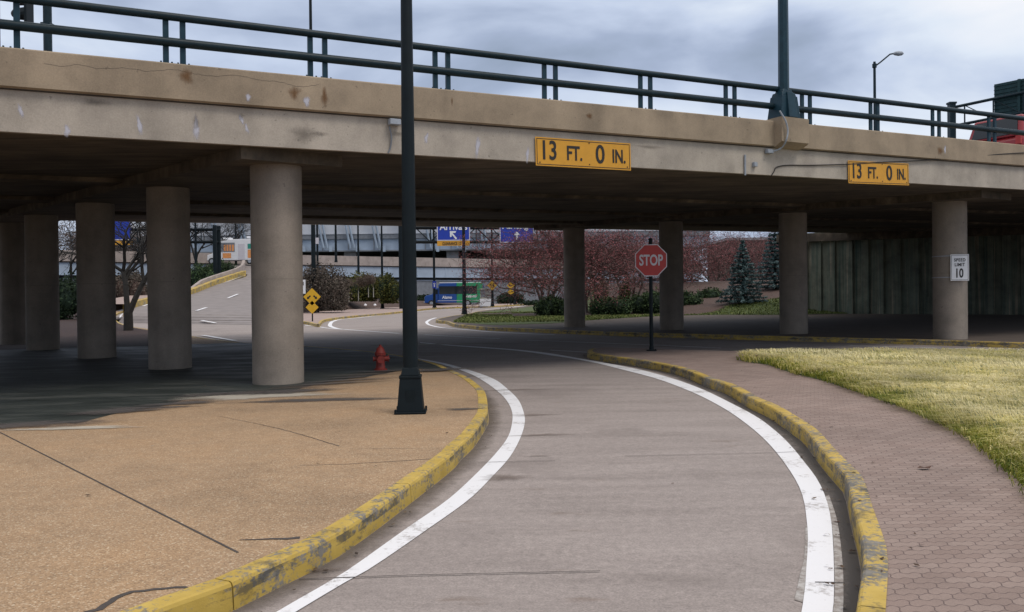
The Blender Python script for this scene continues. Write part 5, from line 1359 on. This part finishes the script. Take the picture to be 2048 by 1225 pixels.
# middle bed
def mound(name, poly_px, hmax, mat, Ynear, label_kind='structure', n=34, seed=2):
    P0 = [P(a, b, .15) for a, b in poly_px]; xs = [p.x for p in P0]; ys = [p.y for p in P0]
    return xs, ys
mbx = MB(); xsN = 44; ysN = 16; f0 = [P(a, b, .15) for a, b in [(520, 630), (605, 626), (640, 623.6), (689, 620), (730, 617.4), (812, 614), (870, 611.5), (930, 609.5)]]; fc = resample(catmull([Vector((p.x, p.y, 0)) for p in f0], 4), 1.2)
vs = []
for j in range(ysN):
    for i, p in enumerate(fc):
        d = j * .9; x = p.x + d * -.25; y = p.y + d * .97
        tt = i / (len(fc) - 1); amp = 1.5 * math.sin(math.pi * min(1, d / 14)) * (1 - tt) ** .6
        vs.append((x, y, g(x, y) + .12 + .06 * min(1, d) + amp + (rng.random() - .5) * .1 * min(1, d)))
m = len(fc); fs = [(j * m + i, j * m + i + 1, (j + 1) * m + i + 1, (j + 1) * m + i) for j in range(ysN - 1) for i in range(m - 1)]
mbx.add(vs, fs); tag(mbx.build('mulch_bed', MT['mulch'], fixn=False), kind='structure')
hedge_at(598, 692, 520, 622, 76, 'big loose brown-grey bush behind the double diamond sign', 'brown', 9000, .10, 'bush', 3.5, None, 10, 'bush', 11, core=False)
hedge_at(640, 690, 545, 621, 74, 'greyer bush in front of the big brown one', 'brown', 5000, .09, 'bush', 2.5, None, 20, 'bush', 8, core=False)
hedge_at(688, 772, 545, 603, 93, 'broad olive green bush behind the bare saplings', 'olive', 6500, .12, 'bush', 4, None, 12, 'bush', 9)
hedge_at(745, 806, 549, 607, 92, 'rounded olive green bush just left of the near lamp post', 'olive', 5500, .12, 'bush', 4, None, 13, 'bush', 8)
for i, (px, pyb, pyt, lab) in enumerate(((698, 603, 558, 'leftmost bare sapling on the mulch slope'), (717, 600, 556, 'second bare sapling on the mulch slope'), (737, 593, 552, 'third bare sapling on the mulch slope'), (747, 593, 552, 'rightmost bare sapling on the mulch slope'))):
    b = Q(px, pyb, 84); t_ = thing('bare_sapling', b, lab, 'sapling', 'bare saplings'); H_ = Q(px, pyt, 84).z - b.z; T = Tree(50 + i)
    T.grow(Vector((0, 0, H_ * .40)), Vector((0, 0, 1)), H_ * .25, .03, 0, 3, .55, .3, 4, .3)
    MB().tube((0, 0, -.1), (0, 0, H_ * .42), .045, .035, 6).build('trunk', MT['sidegrey'], t_); MT.setdefault('twig2', simple('sapling_twig', (.12, .09, .07), .9)); T.mesh(0, 3).build('crown', MT['twig2'], t_)
    leaves(np.array([tuple(v) for v in T.tips] * 3) + rng.normal(size=(len(T.tips) * 3, 3)) * .16, .12, 'twigs', MT['twig2'], t_, aspect=.1)
# stones and sticks on the mulch
for px, py in ((731, 611), (750, 611)):
    tag(MB().lathe([(.02, -.1), (.16, 0), (.10, .12), (.01, .16)], Q(px, py, 88)).build('stone', MT['white']), 'small pale stone on the mulch near the dark lamp post' if px > 740 else 'small pale stone on the mulch below the saplings', 'stone')
# dark hedge on the left of the ramp and by the left columns
hedge_at(372, 425, 522, 592, 92, 'dark hedge between the ramp kerb and the left gantry', 'hedge', 6500, .11, 'hedge', 3, 'dark hedges along the ramp', 14, 'hedge', 9)
hedge_at(415, 476, 520, 566, 99, 'dark hedge below the white camper van', 'hedge', 5500, .11, 'hedge', 3, 'dark hedges along the ramp', 15, 'hedge', 8)
hedge_at(215, 300, 540, 616, 74, 'tall dull hedge behind the forked bare tree', 'brown', 8000, .10, 'hedge', 3, None, 16, 'hedge', 9)
hedge_at(95, 165, 548, 640, 64, 'dark hedge between the far left columns', 'dark', 5000, .11, 'hedge', 3, None, 17, 'hedge', 8)
hedge_at(-40, 14, 560, 612, 80, 'dark shrub beyond the leftmost column', 'dark', 3000, .11, 'hedge', 3, None, 18, 'hedge', 6)
def bare_tree(px, pyb, Y, wpx, pytop, label, seed, r=.17, stems=2, lean=(0, 0), group=None, lev=5, fine=4000, kids=3):
    b = P(px, pyb, .12) if Y is None else Q(px, pyb, Y); Y = b.y
    t_ = thing('bare_tree', b, label, 'tree', group); H_ = Q(px, pytop, Y).z - b.z; T = Tree(seed)
    for i in range(stems):
        a = math.pi * i + .25; T.grow(Vector((0, 0, H_ * .12 if stems > 1 else 0)), Vector((math.cos(a) * .35 + lean[0], .1, 1)).normalized(), H_ * .36, r * (.75 if stems > 1 else 1), 0, lev, .62, .12, kids, .35)
    zm = max(v.z for v in T.tips); f = lambda v: Vector((v.x, v.y, v.z * H_ / zm)); T.seg = [(f(p), f(q), ra, rb, l) for p, q, ra, rb, l in T.seg]
    m_ = T.mesh(0, 1)
    if stems > 1: m_.tube((0, 0, -.1), (0, 0, H_ * .14), r * 1.15, r, 10)
    m_.build('trunk', MT['bark'], t_, smooth=True); T.mesh(2, lev).build('crown', MT['bark'], t_)
    return t_
bare_tree(257, 663, None, 90, 395, 'forked dark bare tree standing between the second and third left columns', 4, .20, 2, lev=4)
bare_tree(130, 640, None, 90, 395, 'leaning dark bare tree between the third and fourth left columns', 14, .15, 2, (-.25, 0), lev=4)
bare_tree(392, 540, 100, 90, 400, 'bare tree whose twigs cross the left gantry', 24, .16, 2, lev=5)
bare_tree(465, 530, 118, 90, 410, 'bare tree behind the white camper van', 34, .16, 2, lev=5)
# far trees on the left horizon
for i, (px, w, top, lab) in enumerate(((150, 120, 425, 'brownish leafless tree far behind the left columns'), (235, 110, 430, 'brownish leafless tree behind the blue sign at the left'), (40, 120, 430, 'brownish leafless tree at the far left'), (310, 110, 436, 'brownish leafless tree beside the left gantry'))):
    Y = 135; b = Q(px, 606, Y); H_ = Q(px, top, Y).z - b.z; w_ = w * Y / F
    t_ = thing('far_tree', b, lab, 'tree', 'leafless trees on the left horizon'); r_ = random.Random(i)
    bl = [((r_.random() - .5) * w_ * .6, (r_.random() - .5) * 3, H_ * r_.uniform(.45, .8), w_ * .26, 2.5, H_ * .2) for _ in range(8)]
    leaves(blob_pts(6000, bl, .2), .30, 'crown', LM['wood'], t_, aspect=.12); m_ = MB().tube((0, 0, -1), (0, 0, H_ * .5), .25, .12, 8)
    for b_ in bl: m_.tube((0, 0, H_ * .3), b_[:3], .12, .03, 5)
    m_.build('trunk', MT['bark'], t_)
# left bed of dark red mulch behind the platform
mp_ = [(-700, 716), (-400, 712), (0, 700), (150, 695), (300, 692), (330, 690), (372, 673), (300, 661), (262, 655), (236, 647), (226, 634), (215, 624), (60, 622), (-700, 622)]
MT['mulch2'] = simple('dark_mulch', (.030, .014, .011), .95, var=.5, scale=10, bstr=.8)
sheet([Vector((p.x, p.y, 0)) for p in PL(mp_, .16)], 'mulch_bed', MT['mulch2'], .156)

# ---------------- far right lawn sheet
xsg = np.linspace(lw[0].x + .3, 26, 70); low_y = np.interp(xsg, [p.x for p in lw], [p.y for p in lw])
up_y = np.interp(xsg, [p.x for p in upper] + [26], [p.y for p in upper] + [110])
vs = []; nj = 40
for j in range(nj):
    for x, a, b in zip(xsg, low_y, up_y):
        y = a + (max(b, a + .05) - a) * (j / (nj - 1)) ** 1.6; vs.append((x, y, lawn_z(x, y) + (rng.random() - .5) * .03 * (j > 0)))
m = len(xsg); fs = [(j * m + i, j * m + i + 1, (j + 1) * m + i + 1, (j + 1) * m + i) for j in range(nj - 1) for i in range(m - 1)]
mb = MB(); mb.add(vs, fs)
def is_mulch(x, y):
    if x > 9: return y > 53 + .6 * (x - 10) + .5 * math.sin(x)
    if x > 0: return 54 < y < 62 + .8 * x or ((x - 0.5) ** 2 + (y - 57) ** 2 < 9)
    return (x + .3) ** 2 / 6 + (y - 62) ** 2 / 8 < 1
mb.m = [1 if is_mulch(sum(vs[i][0] for i in f) / 4, sum(vs[i][1] for i in f) / 4) else 0 for f in fs]
tag(mb.build('lawn_ground', [MT['grassg'], MT['mulch']], fixn=False), kind='structure')
def grass(name, pts, hts, label_mat, lean=(0, 0), wid=.006, rnd=None, bend=1.0):
    n = len(pts); a = rng.uniform(0, 2 * math.pi, n); h = hts
    dx = np.cos(a) * .5 + lean[0]; dy = np.sin(a) * .5 + lean[1]; nl = np.sqrt(dx * dx + dy * dy) + 1e-6
    d = np.stack([dx, dy, np.zeros(n)], 1) * bend
    side = np.stack([-dy / nl, dx / nl, np.zeros(n)], 1) * wid
    z = np.array([0, 0, 1.0])
    p0 = pts; p1 = pts + d * (h * .35)[:, None] + z * (h * .55)[:, None]; p2 = pts + d * (h * 1.05)[:, None] + z * (h * .72)[:, None]
    v = np.stack([p0 - side, p0 + side, p1 + side * .8, p1 - side * .8, p2 + side * .2, p2 - side * .2], 1).reshape(-1, 3)
    b = (np.arange(n) * 6)[:, None]; q = np.concatenate([b + np.array([[0, 1, 2, 3]]), b + np.array([[3, 2, 4, 5]])], 1).reshape(-1, 4)
    o = np_mesh(name, v, q, label_mat, None, np.repeat(rng.random(n) if rnd is None else rnd, 2)); o['kind'] = 'stuff'; return o
# lawn blades far right
px_ = rng.uniform(lw[0].x, 22, 60000); py_ = rng.uniform(44, 66, 60000)
ly = np.interp(px_, [p.x for p in lw], [p.y for p in lw]); uy = np.interp(px_, [p.x for p in upper] + [26], [p.y for p in upper] + [110])
ok = (py_ > ly) & (py_ < uy - .2); px_, py_ = px_[ok], py_[ok]
ok = np.array([not is_mulch(a, b) for a, b in zip(px_, py_)]); px_, py_ = px_[ok], py_[ok]
pz = np.array([lawn_z(a, b) for a, b in zip(px_, py_)])
grass('lawn_grass', np.stack([px_, py_, pz], 1), rng.uniform(.05, .13, len(px_)), LM['blade2'], wid=.02)

# ---------------- near right grass on the brick island
ge = [(1475, 721), (1500, 726), (1531, 730), (1580, 747), (1638, 761), (1694, 780), (1759, 802), (1808, 820), (1857, 842), (1909, 866), (1955, 898), (2004, 943), (2048, 985), (2120, 1060), (2300, 1300)]
gw = catmull([Vector((p.x, p.y, 0)) for p in PL(ge, .15)], 6)
gb = [Vector((p.x, p.y, 0)) for p in PL([(3000, 1300), (3000, 724), (2700, 718), (2300, 712.5), (2048, 711), (1700, 708.5), (1560, 709), (1495, 712), (1475, 716)], .15)]
gpoly = gw + gb
def hump(d): return .10 * min(1, d / .8)
earr = np.array([[p.x, p.y] for p in gw])
def edged(x, y): # distance to front edge
    return np.sqrt(((earr[None, :, 0] - x[:, None]) ** 2 + (earr[None, :, 1] - y[:, None]) ** 2).min(1))
N = 520000
X = rng.uniform(3.2, 19, N); Yv = rng.uniform(3.5, 24, N)
dist = np.sqrt(X ** 2 + Yv ** 2); ok = (rng.random(N) < np.clip((9.5 / dist) ** 1.6, 0, 1)) & (X < Yv * .64 + 1.0); X, Yv = X[ok], Yv[ok]
gp = np.array([[p.x, p.y] for p in gpoly])
def inside_np(x, y, poly):
    c = np.zeros(len(x), bool); j = len(poly) - 1
    for i in range(len(poly)):
        xi, yi = poly[i]; xj, yj = poly[j]
        if yi != yj: c ^= ((yi > y) != (yj > y)) & (x < (xj - xi) * (y - yi) / (yj - yi) + xi)
        j = i
    return c
ok = inside_np(X, Yv, gp); X, Yv = X[ok], Yv[ok]
D = np.concatenate([edged(X[i:i + 4000], Yv[i:i + 4000]) for i in range(0, len(X), 4000)])
Z = np.array([g(a, b) for a, b in zip(X, Yv)]) + .148 + .10 * np.clip(D / .45, 0, 1)
# clump field
cl = .5 + .28 * np.sin(X * 3.1 + 1.3 * np.sin(Yv * 2.3)) + .28 * np.sin(Yv * 4.3 + 1.7 * np.sin(X * 1.9 + 1)) + .2 * np.sin(X * 9.1 + Yv * 7.7)
rn = np.clip(.12 + .66 * np.clip(D / .5, 0, 1) + .34 * (cl - .5) + rng.normal(size=len(X)) * .16, 0, 1)
X = X + rng.normal(size=len(X)) * .022; Yv = Yv + rng.normal(size=len(X)) * .022
hh = rng.uniform(.06, .125, len(X)) * (1 + .45 * (cl - .5)) * (1 + .55 * np.exp(-D / .3)); sc_ = np.clip(np.sqrt(X ** 2 + Yv ** 2) / 9, .8, 2.0)
print('blades', len(X))
n = len(X); a = rng.uniform(0, 2 * math.pi, n); ang = 3.6 + .9 * np.sin(X * .9 + Yv * .6)
lx = np.cos(a) * .55 + np.cos(ang) * .75; lyv = np.sin(a) * .55 + np.sin(ang) * .75
nl = np.sqrt(lx ** 2 + lyv ** 2) + 1e-6; dvec = np.stack([lx, lyv, np.zeros(n)], 1); side = np.stack([-lyv / nl, lx / nl, np.zeros(n)], 1) * (.0042 * sc_)[:, None]
p0 = np.stack([X, Yv, Z], 1); z = np.array([0, 0, 1.0]); p1 = p0 + dvec * (hh * .35)[:, None] + z * (hh * .5)[:, None]; p2 = p0 + dvec * (hh * 1.15)[:, None] + z * (hh * .50)[:, None]
v = np.stack([p0 - side, p0 + side, p1 + side * .85, p1 - side * .85, p2 + side * .15, p2 - side * .15], 1).reshape(-1, 3)
b = (np.arange(n) * 6)[:, None]; qd = np.concatenate([b + np.array([[0, 1, 2, 3]]), b + np.array([[3, 2, 4, 5]])], 1).reshape(-1, 4)
og = np_mesh('grass', v, qd, LM['blade'], None, np.repeat(rn, 2)); og['kind'] = 'stuff'
mb = MB(); gwi = gw[::3]
inn = [p + nrm_ * .7 for p, nrm_ in zip(gwi, normals2(gwi))]
mb.strip([lift(p + n_ * .05, .149) for p, n_ in zip(gwi, normals2(gwi))], [lift(p, .235) for p in inn])
tag(mb.build('turf_bank', MT['grassg'], fixn=False), kind='structure')
sheet(inn + gb, 'turf', MT['grassg'], .235)

# leaf litter
MT['deadleaf'] = simple('dead_leaf', (.075, .035, .022), .8, var=.4, scale=60)
def leaf(px, py, s, dz, label):
    q = P(px, py, dz); m_ = MB(); r_ = random.Random(px)
    pr = [(-1, 0, .1), (-.4, .45, .35), (.2, .55, .1), (1, .1, .45), (.5, -.4, .1), (-.3, -.5, .3)]
    ctr = (0, 0, 0.02); vs = [(q.x, q.y, q.z + .012)] + [(q.x + a * s, q.y + b_ * s, q.z + .006 + c * s * .8) for a, b_, c in pr]
    m_.add(vs, [(0, i, i % 6 + 1) for i in range(1, 7)]); return tag(m_.build('fallen_leaf', MT['deadleaf']), label, 'leaf', 'fallen leaves')
leaf(1849, 939, .062, .15, 'single large curled brown leaf on the brick walk')
leaf(1645, 981, .022, .0, 'small brown leaf lying between the white line and the right kerb')
leaf(1674, 1046, .022, .0, 'small brown leaf beside the thick white line, below the other one')
leaf(1661, 1140, .016, .008, 'thin dark leaf on the thick white line near the bottom right')
leaf(1345, 969, .014, .0, 'tiny leaf in the middle of the road')
leaf(1580, 897, .014, .008, 'tiny dark leaf on the white line where it bends')

# fine litter along the gutters and under the bridge: small leaves and grit
def litter(name, pts, size, mat, label=None):
    v, q = [], []
    n = len(pts); a = rng.uniform(0, 6.28, n); s_ = size * rng.uniform(.4, 1.5, n)
    d1 = np.stack([np.cos(a), np.sin(a), rng.uniform(-.2, .4, n)], 1) * s_[:, None]; d2 = np.stack([-np.sin(a), np.cos(a), rng.uniform(-.2, .2, n)], 1) * s_[:, None] * .6
    p = pts + np.array([0, 0, size * .45]); vv = np.stack([p - d1, p + d2, p + d1, p - d2], 1).reshape(-1, 3)
    o = np_mesh(name, vv, np.arange(4 * n).reshape(-1, 4), mat, None, rng.random(n)); o['kind'] = 'stuff'; return o
P_ = []
for c, k, dd in ((cb_, 260, -1), ([p for p in ca if p.y < 30 and p.x > -8], 160, -1), (cb_, 90, 1)):
    nn = normals2(c)
    for i in range(k):
        j = rng.integers(0, len(c)); w = abs(rng.normal()) * .10 + (.02 if dd < 0 else .16); q = c[j] + nn[j] * w * dd + Vector((rng.uniform(-.15, .15), rng.uniform(-.15, .15), 0)) * (1 if dd > 0 else .0)
        P_.append(lift(q, .012 if dd < 0 else .152))
for i in range(160):
    x, y = rng.uniform(-12, 1), rng.uniform(6, 26)
    if inside(x, y, polyA): P_.append(Vector((x, y, g(x, y) + .154)))
for i in range(110):
    x, y = rng.uniform(4, 16), rng.uniform(4, 20)
    if inside(x, y, polyB): P_.append(Vector((x, y, g(x, y) + .17)))
LM['litter'] = mat_leaf('leaf_litter', [(0, (.03, .02, .015)), (.6, (.09, .055, .035)), (.9, (.15, .11, .07)), (1, (.40, .38, .34))])
litter('leaf_litter', np.array([tuple(p) for p in P_]), .016, LM['litter'])
